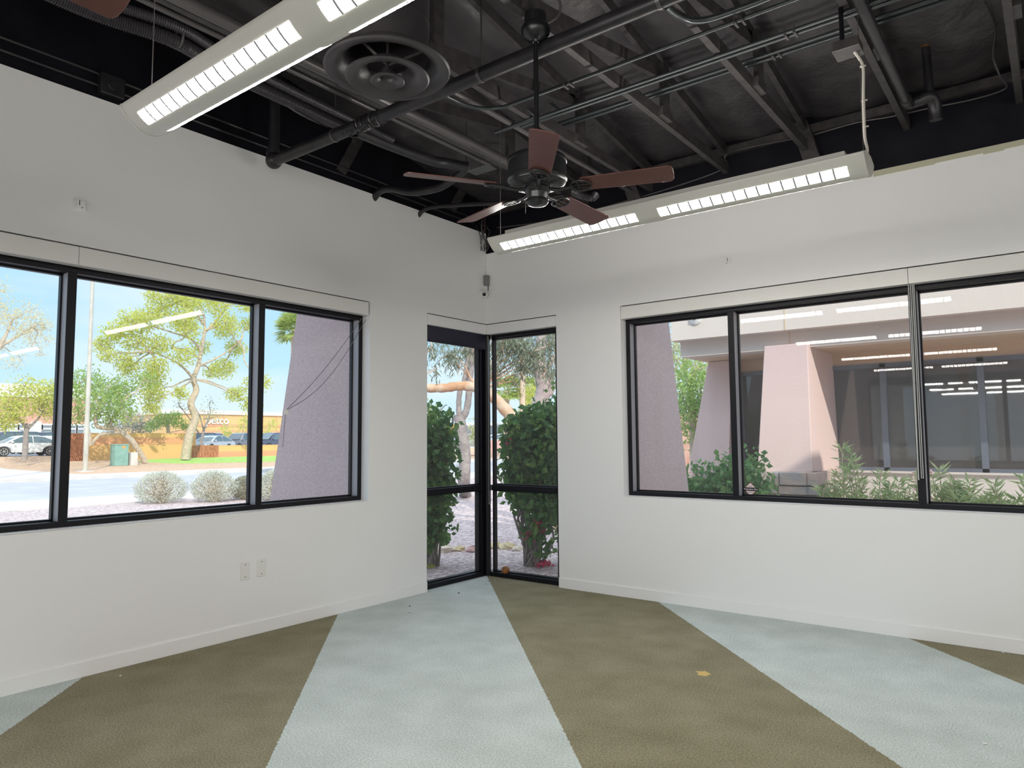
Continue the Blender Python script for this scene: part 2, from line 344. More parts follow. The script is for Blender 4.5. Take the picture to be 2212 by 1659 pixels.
# ------------------------------------------------------------------ roof: sloping insulated deck, timber trusses
def deckz(y): return 4.03 + 0.16*(-y)
dm = MB(); nx, ny = 150, 130
for j in range(ny+1):
    y = 0.1 + (YB-0.1)*j/ny
    for i in range(nx+1):
        x = -0.1 + (XB+0.1)*i/nx
        ph = ((x-1.985) % 0.70)/0.70; sag = math.sin(PI*ph)**0.7*0.055
        wr = 0.030*mnoise.noise(Vector((x*5.5, y*1.3, 0))) + 0.018*mnoise.noise(Vector((x*13, y*5, 3))) + 0.035*max(0, mnoise.noise(Vector((x*0.9, y*3.1, 7))))
        dm.v.append(Vector((x, y, deckz(min(y, 0))+0.03-sag-wr)))
for j in range(ny):
    for i in range(nx):
        a = j*(nx+1)+i; dm.f.append((a, a+1, a+nx+2, a+nx+1))
o = struct(dm.build('ceiling', DECK, smooth=True))
# sheathing above keeps daylight out
struct(MB().prism([(-0.3, 0.3, deckz(0.3)+0.12), (-0.3, YB-0.3, deckz(YB-0.3)+0.12), (-0.3, YB-0.3, deckz(YB-0.3)+0.2), (-0.3, 0.3, deckz(0.3)+0.2)], (XB+0.7, 0, 0)).build('ceiling_sheathing', BLACK))
def truss(loc_x, label):
    t = thing('roof_truss', label, 'roof truss', (loc_x, 0, 3.75), 'black timber trusses under the roof')
    MB().box((loc_x-0.021, YB, 3.75), (loc_x+0.021, 0.028, 3.835)).build('bottom_chord', WOODB, t)
    m = MB(); z0 = 3.905
    m.prism([(loc_x-0.019, 0.028, z0), (loc_x-0.019, YB, z0-0.16*YB), (loc_x-0.019, YB, z0-0.16*YB+0.085), (loc_x-0.019, 0.028, z0+0.085)], (0.038, 0, 0))
    m.build('top_chord', WOODB, t)
    ys = [-1.27, -2.9, -4.6, -6.4, -8.4]
    for i, y in enumerate(ys):
        zt = z0-0.16*y
        MB().box((loc_x+0.02, y-0.045, 3.77), (loc_x+0.058, y+0.045, zt+0.06)).build('web', WOODB, t)
        yn = ys[i+1] if i+1 < len(ys) else YB+0.3
        MB().bar((loc_x, y, zt+0.01), (loc_x, yn, 3.83), 0.038, 0.085, (0, 0, 1)).build('web', WOODB, t)
        MB().box((loc_x-0.0225, y-0.08, 3.76), (loc_x+0.0605, y+0.08, 3.825)).build('gusset_plate', WOODB, t)
    return t
tl = {1.985-0.70: 'dark truss nearest the left wall, running beside the flexible ducts',
      1.985: 'dark truss between the round diffuser and the ceiling fan, brushed by the long grey pipe',
      2.705: 'dark truss whose underside carries the canopy of the ceiling fan',
      3.385: 'dark truss just right of the ceiling fan, ending at the leaning post',
      4.100: 'dark truss beside the sprinkler pipe with the junction box hung under it',
      4.790: 'dark truss in the top right corner of the view, past the capped pipe riser'}
trusses = [truss(x, l) for x, l in tl.items()]
for x in (5.49, 6.19, 6.89, 7.59, 8.29):
    dup(trusses[2], None, (x, 0, 3.75), None, 'dark truss overhead outside the view, right of the corner truss')
# ledger and cable on the right wall, posts leaning under the trusses
tag(MB().box((-0.03, -0.012, 3.905), (XB, 0.03, 3.975)).build('ledger_board', WOODB), 'dark ledger board along the top of the right wall under the roof', 'ledger board')
def post(x0, x1, z0, z1, label):
    return tag(MB().prism([(x0, 0.03, z0), (x0+0.13, 0.03, z0), (x1+0.13, 0.03, z1), (x1, 0.03, z1)], (0, -0.09, 0)).build('leaning_post', WOODB, bevel=0.003), label, 'post', 'leaning posts on the right wall')
post(3.42, 3.28, 3.46, 4.0, 'dark leaning timber post under the roof, behind the right end of the far lamp')
post(1.86, 1.70, 3.46, 3.93, 'dark leaning timber post behind the middle of the far lamp and the fan blade')
tag(MB().tube(smooth_path([hit(1075, 492, 'y', 0.02)+Vector((0,-.005,0)), hit(1180, 478, 'y', 0.015), hit(1290, 451, 'y', 0.015), hit(1430, 412, 'y', 0.015), hit(1560, 366, 'y', 0.015),
     hit(1566, 338, 'y', 0.0), hit(1600, 322, 'y', -0.01), hit(1720, 299, 'y', -0.02)]), 0.0065, 6).build('wall_cable', PIPEL, smooth=True),
    'thin cable sagging along the black band above the right wall, left of the leaning post', 'cable')
tag(MB().tube(smooth_path([hit(1755, 292, 'y', 0.015), hit(1850, 265, 'y', 0.015), hit(1925, 252, 'y', 0.015), hit(2010, 233, 'y', 0.015), hit(2100, 215, 'y', 0.015), hit(2172, 191, 'y', 0.015),
     hit(2160, 165, 'y', -0.1), hit(2145, 120, 'y', -0.25), hit(2150, 60, 'y', -0.5), hit(2128, 5, 'y', -0.8)]), 0.0065, 6).build('wall_cable', PIPEL, smooth=True),
    'thin cable along the black band that climbs beside the corner truss at top right', 'cable')
for k, (dz, lab) in enumerate(((3.80, 'lower thin black conduit along the top of the left wall'), (3.86, 'upper thin black conduit along the top of the left wall'))):
    tag(MB().tube([(-0.012, -0.2, dz-0.02), (-0.012, -4.0, dz+0.02*k), (-0.012, -9.0, dz)], 0.011, 8).build('wall_conduit', PIPE, smooth=True), lab, 'conduit')
b = hit(240, 188, 'x', 0.0)
t = thing('wall_junction_box', 'black square junction box on the conduit along the left wall top', 'junction box', (0, b.y, b.z-0.07))
MB().box((-0.03, b.y-0.075, b.z-0.07), (0.035, b.y+0.075, b.z+0.07)).build('box_body', PIPE, t, bevel=0.006)
MB().lathe([(0, 0.006), (0.03, 0.006), (0.034, 0)], (0.035, b.y, b.z), 16, (1, 0, 0)).build('cover_knob', PIPE, t, smooth=True)
# flat diagonal brace on the left wall
for (a1, a2, lab) in (((735, 372), (792, 265), 'flat dark brace slanting down the black wall left of the fan, nearer the big pipe'),
                      ((975, 452), (1020, 372), 'flat dark brace on the black wall near the corner, behind the lower left fan blade')):
    p = hit(*a1, 'x', -0.02); q = hit(*a2, 'x', -0.02)
    tag(MB().bar(p, q+(q-p)*0.2, 0.10, 0.03, (1, 0, 0)).build('diagonal_brace', WOODB), lab, 'brace')

# ------------------------------------------------------------------ windows
def bxa(m, s, a, b, t0, t1, z0, z1):
    """box on a window wall: along a..b (distance from the corner), depth t0..t1 outward, height z0..z1"""
    if s == 'L': m.box((-t1, -b, z0), (-t0, -a, z1))
    else: m.box((a, t0, z0), (b, t1, z1))
    return m
def strip_window(n, s, mulls, end):
    w = bpy.data.objects.new('window_%d' % n, None); C.objects.link(w); w['kind'] = 'structure'
    w.location = (-0.1, -1.65, ZS) if s == 'L' else (1.65, 0.1, ZS)
    T0, T1 = 0.10, 0.215
    bxa(MB(), s, 1.648, end, T0, T1, 0.918, 0.958).build('window_sill_frame', FRAME, w, bevel=0.002)
    bxa(MB(), s, 1.648, end, T0, T1, 2.545, 2.705).build('window_head_frame', FRAME, w, bevel=0.002)
    js = [(1.648, 1.690)] + mulls + [(end-0.045, end)]
    for a, b_ in js: bxa(MB(), s, a, b_, T0, T1, 0.958, 2.545).build('mullion', FRAME, w, bevel=0.0015)
    g = FRAME
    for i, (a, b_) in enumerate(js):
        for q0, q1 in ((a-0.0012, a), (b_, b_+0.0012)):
            if 1.65 < q0 < end-0.01: bxa(MB(), s, q0, q1, T0+0.004, T0+0.078, 0.960, 2.543).build('mullion_sheen_strip', SIDE_SHEEN, w)  # grey strip stands in for sky reflected on the dark mullion side
    for i in range(len(js)-1):
        a, b_ = js[i][1], js[i+1][0]
        m = MB(); r = 0.012
        bxa(m, s, a, a+r, T0+0.078, T1, 0.958, 2.545); bxa(m, s, b_-r, b_, T0+0.078, T1, 0.958, 2.545)
        bxa(m, s, a, b_, T0+0.078, T1, 0.958, 0.958+r); bxa(m, s, a, b_, T0+0.078, T1, 2.545-r, 2.545)
        m.build('glazing_bead', g, w)
        bxa(MB(), s, a+0.002, b_-0.002, T0+0.088, T0+0.094, 0.960, 2.543).build('pane', GLASS, w)
    # white sill ledge between wall face and frame
    bxa(MB(), s, 1.648, end, 0.0, T0, 0.9185, 0.9225).build('window_sill', WHITE, w)
    return w
strip_window(1, 'L', [(2.652, 2.704), (4.030, 4.084), (5.41, 5.464)], -WLEN)
strip_window(3, 'R', [(2.645, 2.698), (4.037, 4.091), (5.43, 5.484)], -WLEN)
w2 = bpy.data.objects.new('window_2', None); C.objects.link(w2); w2['kind'] = 'structure'; w2.location = (-0.07, 0.07, 0)
T0, T1 = 0.07, 0.185
MB().prism([(-0.02-T0+0.0, -0.012+T0, 0.0), (-T0+0.035-0.02, T0-0.02, 0.0), (-T0+0.04, T0, 0), (-T0+0.02, T0+0.05, 0), (-T1, T1, 0), (-T1, T0-0.05, 0), (-T0-0.02, T0-0.05, 0)], (0, 0, 2.6)).build('corner_post', FRAME, w2)
for s in 'LR':
    bxa(MB(), s, -0.07, 0.914, T0, T1, 0.0, 0.045).build('window_sill_frame', FRAME, w2, bevel=0.002)
    bxa(MB(), s, -0.07, 0.914, T0, T1, 2.555, 2.70).build('window_head_frame', FRAME, w2, bevel=0.002)
    bxa(MB(), s, -0.03, 0.87, T0, T1, 0.908, 0.966).build('transom_rail', FRAME, w2, bevel=0.002)
    bxa(MB(), s, 0.852, 0.914, T0, T1, 0.045, 2.555).build('jamb_frame', FRAME, w2, bevel=0.002)
    for z0, z1 in ((0.045, 0.908), (0.966, 2.555)):
        m = MB(); r = 0.011; a, b_ = -0.022, 0.852
        bxa(m, s, a, a+r, T0+0.05, T1, z0, z1); bxa(m, s, b_-r, b_, T0+0.05, T1, z0, z1); bxa(m, s, a, b_, T0+0.05, T1, z0, z0+r); bxa(m, s, a, b_, T0+0.05, T1, z1-r, z1)
        m.build('glazing_bead', FRAME, w2)
        bxa(MB(), s, a, b_, T0+0.06, T0+0.066, z0, z1).build('pane', GLASS, w2)
# shade pockets: white valance panels flush with the wall over a dark slot
def valance(name, s, a, b_, z0, label, mt=GLOSSW):
    m = MB(); bxa(m, s, a+0.0015, b_-0.0015, -0.002, 0.016, z0, 2.697); bxa(m, s, a+0.0015, b_-0.0015, 0.016, 0.075, z0, z0+0.012)
    return tag(m.build(name, mt, bevel=0.002), label, 'valance', 'white shade valances over the windows')
valance('shade_valance', 'L', 1.664, 4.063, 2.580, 'long white shade valance over the right part of the left window')
valance('shade_valance', 'L', 4.063, 6.40, 2.580, 'white shade valance over the left window at the left edge of the view')
valance('shade_valance', 'R', 1.652, 4.058, 2.580, 'long white shade valance over the right window, with lamp reflections')
valance('shade_valance', 'R', 4.058, 6.40, 2.580, 'white shade valance over the right window at the right edge of the view')
valance('shade_valance', 'L', 0.0, 0.912, 2.592, 'short white valance over the left pane of the corner window', WHITE)
valance('shade_valance', 'R', 0.0, 0.912, 2.592, 'short white valance over the right pane of the corner window', WHITE)
# roller shade, lowered a little
t = thing('roller_shade', 'dark navy roller shade lowered a little over the left corner pane', 'roller shade', (-0.035, -0.45, 2.43))
NAVY = mat('navy_shade_cloth', (0.012, 0.012, 0.030), 0.45, bump=(200, 0.3, 0.001))
MB().box((-0.037, -0.905, 2.440), (-0.034, 0.022, 2.64)).build('shade_cloth', NAVY, t)
MB().tube([(-0.0355, -0.905, 2.437), (-0.0355, 0.022, 2.437)], 0.009, 10).build('hem_bar', NAVY, t, smooth=True)
MB().tube([(-0.045, -0.905, 2.655), (-0.045, 0.03, 2.655)], 0.022, 14).build('roller_tube', NAVY, t, smooth=True)

# bead chains
CHAIN = mat('white_bead_chain', (0.62, 0.62, 0.60), 0.35)
def beads(m, p, q, r=0.0032, step=0.010):
    p = Vector(p); q = Vector(q); n = max(2, int((q-p).length/step))
    for i in range(n+1): m.ball(p.lerp(q, i/n), r, 6, 4)
    m.tube([p, q], r*0.35, 4)
    return m
def chain(label, lines, r=0.0032):
    m = MB()
    for p, q in lines: beads(m, p, q, r)
    return tag(m.build('shade_chain', CHAIN, smooth=True), label, 'bead chain')
yy = 0.045
chain('left bead chain loop hanging in front of the black mullion of the right window', [((4.052, yy, 2.60), (4.052, yy, 1.14)), ((4.066, yy, 2.60), (4.054, yy, 1.137))], 0.0042)
chain('right bead chain loop hanging in front of the black mullion of the right window', [((4.078, yy, 2.60), (4.072, yy, 1.15)), ((4.088, yy, 2.60), (4.084, yy, 1.15))], 0.0042)
m = MB(); beads(m, (0.035, 0.035, 2.58), (0.030, 0.03, 0.80)); beads(m, (0.005, 0.02, 2.58), (0.010, 0.02, 0.77))
for k in range(9):
    a = PI*k/8; m.ball((0.020+0.010*math.cos(a), 0.026, 0.78-0.018*math.sin(a)), 0.0032, 6, 4)
tag(m.build('shade_chain', CHAIN, smooth=True), 'long bead chain loop hanging at the post of the corner window', 'bead chain')
# cord of the left window caught on a clip on the glass
t = thing('pull_cord', 'dark bead cord slung from the valance corner to a clip on the left window glass', 'cord', (-0.18, -2.55, 1.35))
CORD = mat('grey_bead_cord', (0.16, 0.15, 0.15), 0.4)
p1 = hit(781, 688, 'x', -0.05); p2 = hit(790, 690, 'x', -0.02); cp = hit(617, 887, 'x', -0.17); ce = hit(611, 965, 'x', -0.17)
def sagline(p, q, s): return [p.lerp(q, i/14) - Vector((0, 0, 1))*s*math.sin(PI*i/14) for i in range(15)]
MB().tube(sagline(p1, cp, 0.05), 0.0026, 6).build('upper_strand', CORD, t, smooth=True)
MB().tube(sagline(p2, cp, 0.14), 0.0026, 6).build('lower_strand', CORD, t, smooth=True)
beads(MB(), cp, ce, 0.0038, 0.012).build('hanging_end', CORD, t, smooth=True)
MB().box((cp.x-0.004, cp.y-0.012, cp.z-0.035), (cp.x+0.006, cp.y+0.022, cp.z+0.008)).build('clip', GLOSSW, t, bevel=0.003)

# ------------------------------------------------------------------ small things on walls and floor
def plate(px, label):
    c = hit(px[0], px[1], 'x', 0.0)
    t = thing('blank_wall_plate', label, 'wall plate', (0, c.y, c.z-0.066), 'blank plates under the left window')
    MB().box((-0.001, c.y-0.038, c.z-0.066), (0.006, c.y+0.038, c.z+0.066)).build('plate', GLOSSW, t, bevel=0.003)
    for dz in (-0.046, 0.046): MB().lathe([(0, 0.0015), (0.004, 0.001), (0.0045, 0)], (0.006, c.y, c.z+dz), 10, (1, 0, 0)).build('screw', PIPEL, t)
plate((529, 1233), 'white blank wall plate under the left window, the left of two')
plate((564.5, 1226), 'white blank wall plate under the left window, the right of two')
def bracket(s, c, label):
    t = thing('wall_bracket', label, 'bracket', c)
    def P(a, d, z): return (d, c[1]+a, c[2]+z) if s == 'L' else (c[0]+a, -d, c[2]+z)
    pts = [P(0.036*math.cos(a)*(1 if math.cos(a) > 0 else 1), 0, 0.036*math.sin(a)+0.01) for a in [PI*k/10 for k in range(11)]] + [P(-0.036, 0, -0.034), P(0.036, 0, -0.034)]
    MB().prism(pts, Vector(P(0, 0.008, 0))-Vector(P(0, 0, 0))).build('back_plate', WHITE, t, bevel=0.002)
    m = MB(); q0 = P(-0.018, 0.008, -0.020); q1 = P(0.024, 0.030, 0.022); m.box(q0, q1); m.build('cover', WHITE, t, bevel=0.004)
    m = MB(); sl = -0.014 if s == 'L' else 0.010
    m.box(P(sl, 0.028, -0.012), P(sl+0.004, 0.0315, 0.020)); m.build('slot', BLACK, t)
    m = MB(); m.ball(P(0.004, 0.030, -0.026), 0.0035, 8, 6); m.build('screw', BLACK, t)
ca = hit(172, 442, 'x', 0); cb = hit(1571, 564, 'y', 0)
bracket('L', (0.0, ca.y, ca.z), 'small rounded white bracket high on the left wall'); bracket('R', (cb.x, 0.0, cb.z), 'small rounded white bracket high on the right wall')
# security camera in the corner
t = thing('security_camera', 'white dome camera tucked into the room corner above the window', 'security camera', (0.03, -0.03, 3.0))
cc = hit(1046, 636, 'x', 0.035); 
MB().lathe([(0.0, 0.0), (0.050, 0.0), (0.052, 0.012), (0.046, 0.030), (0.0, 0.034)], (0.0, cc.y, cc.z+0.01), 20, (1, 0, -0.2)).build('base', GLOSSW, t, smooth=True)
MB().ball(cc+Vector((0.0, 0, 0)), 0.040, 18, 12).build('ball_housing', GLOSSW, t, smooth=True)
dirc = (CAM-cc).normalized()
MB().lathe([(0.0, 0.012), (0.022, 0.012), (0.026, 0.006), (0.026, -0.02)], cc+dirc*0.034, 18, dirc).build('lens_ring', GLOSSW, t, smooth=True)
MB().lathe([(0.0, 0.0145), (0.019, 0.0135), (0.020, 0.010)], cc+dirc*0.034, 18, dirc).build('lens', FRAME, t, smooth=True)
cbx = hit(1049, 605, 'x', 0.03)
t = thing('camera_power_box', 'small grey box with a thin wire above the corner camera', 'box', (0.02, -0.02, cbx.z-0.05))
MB().box((0.0, -0.052, cbx.z-0.055), (0.052, 0.0, cbx.z+0.055)).build('box_body', mat('grey_plastic', (0.22, 0.22, 0.22), 0.5), t, bevel=0.006)
MB().tube(smooth_path([(0.004, -0.004, 3.46), (0.004, -0.004, cbx.z+0.2), (0.012, -0.006, cbx.z+0.05)]), 0.0022, 6).build('upper_wire', GLOSSW, t, smooth=True)
MB().tube([(0.045, -0.022, cbx.z-0.05), (0.045, -0.022, cbx.z-0.115)], 0.004, 6).build('lower_wire', BLACK, t, smooth=True)
# tangled cable ends at the top of the corner
t = MB(); random.seed(5)
for k in range(7):
    p = Vector((random.uniform(0, .06), -random.uniform(0, .10), 3.50)); pts = [p]
    for j in range(5): p = p+Vector((random.uniform(-.03, .04), random.uniform(-.04, .02), random.uniform(0.02, .08))); pts.append(p)
    t.tube(smooth_path(pts, 4), 0.004, 5)
tag(t.build('cable_tangle', PIPEL, smooth=True), 'tangle of cut cable ends at the top of the room corner', 'cables', kind='stuff')
# brown wooden knob on the corner window sill
kc = hit(1092, 1229, 'y', 0.095)
t = thing('wooden_knob', 'brown carved wooden knob standing on the sill of the right corner pane', 'knob', (kc.x, 0.095, 0.045))
WK = mat('brown_turned_wood', (0.20, 0.065, 0.022), 0.35, vary=(14, (0.42, 0.17, 0.05), 0.4, 0.62))
MB().lathe([(0.0, 0), (0.026, 0.0), (0.032, 0.012), (0.040, 0.030), (0.038, 0.050), (0.028, 0.064), (0.012, 0.071), (0.0, 0.072)], (kc.x, 0.095, 0.045), 14).build('body', WK, t, smooth=True)
m = MB()
for k in range(6):
    a = 2*PI*k/6; m.ball((kc.x+0.033*math.cos(a), 0.095+0.033*math.sin(a), 0.045+0.030), 0.012, 8, 6, (1, 1, 2.2))
m.build('lobes', WK, t, smooth=True)
# sticker on the right window
ps = hit(1621, 1057, 'y', 0.186)
t = thing('security_sticker', 'diamond shaped security sticker with a black band low on the right window', 'sticker', ps)
PINKW = mat('sticker_pale_pink', (0.85, 0.74, 0.74), 0.5); DRED = mat('sticker_red', (0.30, 0.02, 0.04), 0.5); INK = mat('sticker_black', (0.010, 0.008, 0.014), 0.4)
def dia(w, d, mt, nm): MB().prism([ps+Vector((w, d, 0)), ps+Vector((0, d, w*0.97)), ps+Vector((-w, d, 0)), ps+Vector((0, d, -w*0.97))], (0, 0.0006, 0)).build(nm, mt, t)
dia(0.062, 0.0, DRED, 'red_border'); dia(0.056, -0.0006, PINKW, 'pink_field')
MB().box(ps+Vector((-0.078, -0.0014, -0.014)), ps+Vector((0.070, -0.0008, 0.016))).build('black_band', INK, t)
def text(s, size, loc, rotx, rotz, mt, parent, name='lettering', ext=0.0004, align='CENTER'):
    cu = bpy.data.curves.new(name, 'FONT'); cu.body = s; cu.size = size; cu.align_x = align; cu.align_y = 'CENTER'; cu.extrude = ext; cu.offset = size*0.012
    tmp = bpy.data.objects.new('tmp', cu); me = bpy.data.meshes.new_from_object(tmp); bpy.data.objects.remove(tmp); me.materials.clear(); me.materials.append(mt)
    o = bpy.data.objects.new(name, me); C.objects.link(o)
    o.rotation_euler = (rotx, 0, rotz); o.location = Vector(loc)-(world_loc(parent) if parent else Vector((0, 0, 0))); o.parent = parent; return o
text('Protection One', 0.0185, ps+Vector((0.004, -0.0020, 0.001)), PI/2, 0, PINKW, t)
text('SECURITY', 0.008, ps+Vector((0, -0.0018, 0.026)), PI/2, 0, INK, t, 'small_lettering'); text('800.438.4357', 0.008, ps+Vector((0, -0.0018, -0.024)), PI/2, 0, INK, t, 'small_lettering')
# crumbs on the carpet
random.seed(11)
for (px, py, r, lab, mt) in ((885, 1310, 0.007, 'black crumb on the pale carpet band near the left wall', BLACK), (885, 1324, 0.005, 'smaller black crumb just below the other near the left wall', BLACK),
        (260, 1461, 0.008, 'white crumb on the olive carpet band by the left baseboard', GLOSSW), (2128, 1608, 0.008, 'white crumb on the pale carpet band at lower right', GLOSSW),
        (2167, 1411, 0.006, 'white crumb on the carpet against the right baseboard', GLOSSW), (1907, 1442, 0.005, 'tiny white crumb on the pale band at right', GLOSSW), (991, 1282, 0.010, 'small dark dent of fluff before the corner window', PIPEL)):
    c = hit(px, py, 'z', 0.0); m = MB(); m.ball(c+Vector((0, 0, r*0.5)), r, 7, 5, (1.3, 0.8, 0.5))
    tag(m.build('crumb', mt), lab, 'crumb', 'bits on the carpet')
m = MB()
for k in range(26):
    a = random.uniform(0.05, 0.45); b_ = random.uniform(0.02, 0.20); m.ball((0.02+b_, -a*0.6+0.02-b_*0.2, 0.002), random.uniform(.0015, .004), 5, 3)
tag(m.build('dirt_specks', BLACK), 'dark dirt specks on the carpet at the foot of the corner window', 'dirt', kind='stuff')
# ------------------------------------------------------------------ hanging louvred lamps
def lamp(x0, x1, yc, zb, label, wires, group='long louvred lamps hung under the roof'):
    hw, sag, rim = 0.12, 0.084, 0.010
    t = thing('hanging_lamp', label, 'lamp', (x0, yc, zb), group)
    P = lambda u, off=0.0: (hw*u*(1-off*0.0), zb + sag*u*u - off)
    NU = 40
    ring = [P(-1+2*i/NU) for i in range(NU+1)] + [(hw, zb+sag+rim), (hw*0.90, zb+sag+rim+0.006), (hw*0.45, zb+sag+0.035), (-hw*0.45, zb+sag+0.035), (-hw*0.90, zb+sag+rim+0.006), (-hw, zb+sag+rim)]
    m = MB(); n = len(ring)
    m.add([(x0+0.006, yc+a, z) for a, z in ring]+[(x1-0.006, yc+a, z) for a, z in ring], [(i, (i+1) % n, n+(i+1) % n, n+i) for i in range(n)])
    m.build('housing', HOUSING, t, smooth=True)
    MB().prism([(x0-0.004, yc+a*1.02, z if i > NU else z-0.002) for i, (a, z) in enumerate(ring)], (0.012, 0, 0)).build('end_cap', HOUSING, t)
    MB().prism([(x1-0.008, yc+a*1.02, z if i > NU else z-0.002) for i, (a, z) in enumerate(ring)], (0.012, 0, 0)).build('end_cap', HOUSING, t)
    MB().box((x0+0.1, yc-0.05, zb+sag+0.036), (x1-0.1, yc+0.05, zb+sag+0.060)).build('ballast_cover', HOUSING, t)
    MB().add([(x, yc+yy_, zb+sag+0.0355) for x in (x0+.05, x0+.098) for yy_ in (-.045, .045)]+[(x, yc+yy_, zb+sag+0.061) for x in (x0+.12, x1-.12) for yy_ in (-.04, .04)], [(0, 1, 3, 2), (4, 5, 7, 6)]).build('added_uplight', UPGLOW, t)  # unseen glowing slots added on top to brighten the roof deck
    L2 = (x1-x0)/2
    for s in (0, 1):
        a0, a1 = x0+s*L2+(0.085 if s == 0 else 0.075), x0+(s+1)*L2-(0.075 if s == 0 else 0.085)
        for sg in (-1, 1):
            u0, u1 = (-0.74, -0.33) if sg < 0 else (0.33, 0.74)
            K = 10; us = [u0+(u1-u0)*i/K for i in range(K+1)]
            m = MB(); m.add([(x, yc+P(u)[0], P(u)[1]-0.0005) for x in (a0, a1) for u in us], [(i, i+1, K+2+i, K+1+i) for i in range(K)])
            m.build('lamp_opening', EMIT, t)
            m = MB(); cells = 16; xs = [a0]
            for c in range(1, cells): x = a0+(a1-a0)*c/cells; xs += [x-0.0055, x+0.0055]
            xs.append(a1); uu = [u0-0.01]+us+[u1+0.01]; R_ = len(uu)
            m.add([(x, yc+P(u)[0], P(u)[1]-0.0010) for x in xs for u in uu], [(j*R_+i, j*R_+i+1, (j+1)*R_+i+1, (j+1)*R_+i) for j in range(len(xs)-1) for i in range(R_-1) if j % 2 == 1 or i in (0, R_-2)])
            m.build('louver', LOUV, t)
    for (wx, wy, wz) in wires:
        MB().tube([(wx, yc, zb+sag+0.03), (wx+0.002, wy, wz)], 0.0022, 6).build('hanger_wire', PIPEL, t, smooth=True)
        MB().tube([(wx+0.002, wy, wz-0.05), (wx+0.002, wy, wz)], 0.006, 8).build('wire_gripper', PIPEL, t, smooth=True)
    return t
ZB = 2.787
lampA = lamp(1.81, 4.25, -4.49, ZB, 'near hanging louvred lamp crossing the upper left of the view, both lamp rows visible', [(1.825, -4.49, 3.75), (4.2, -4.49, 3.9)])
lampB = lamp(1.745, 4.185, -1.965, ZB, 'far hanging louvred lamp along the right wall with a white cord at its right end', [(1.765, -1.965, 3.95), (4.165, -1.965, 3.76)])
for (x, y) in ((6.2, -4.49), (6.2, -1.965), (6.2, -7.2), (1.81, -7.2), (6.2, -9.9), (1.81, -9.9)):
    dup(lampA, None, (x, y, ZB), None, 'hanging louvred lamp farther back in the room, outside the view')
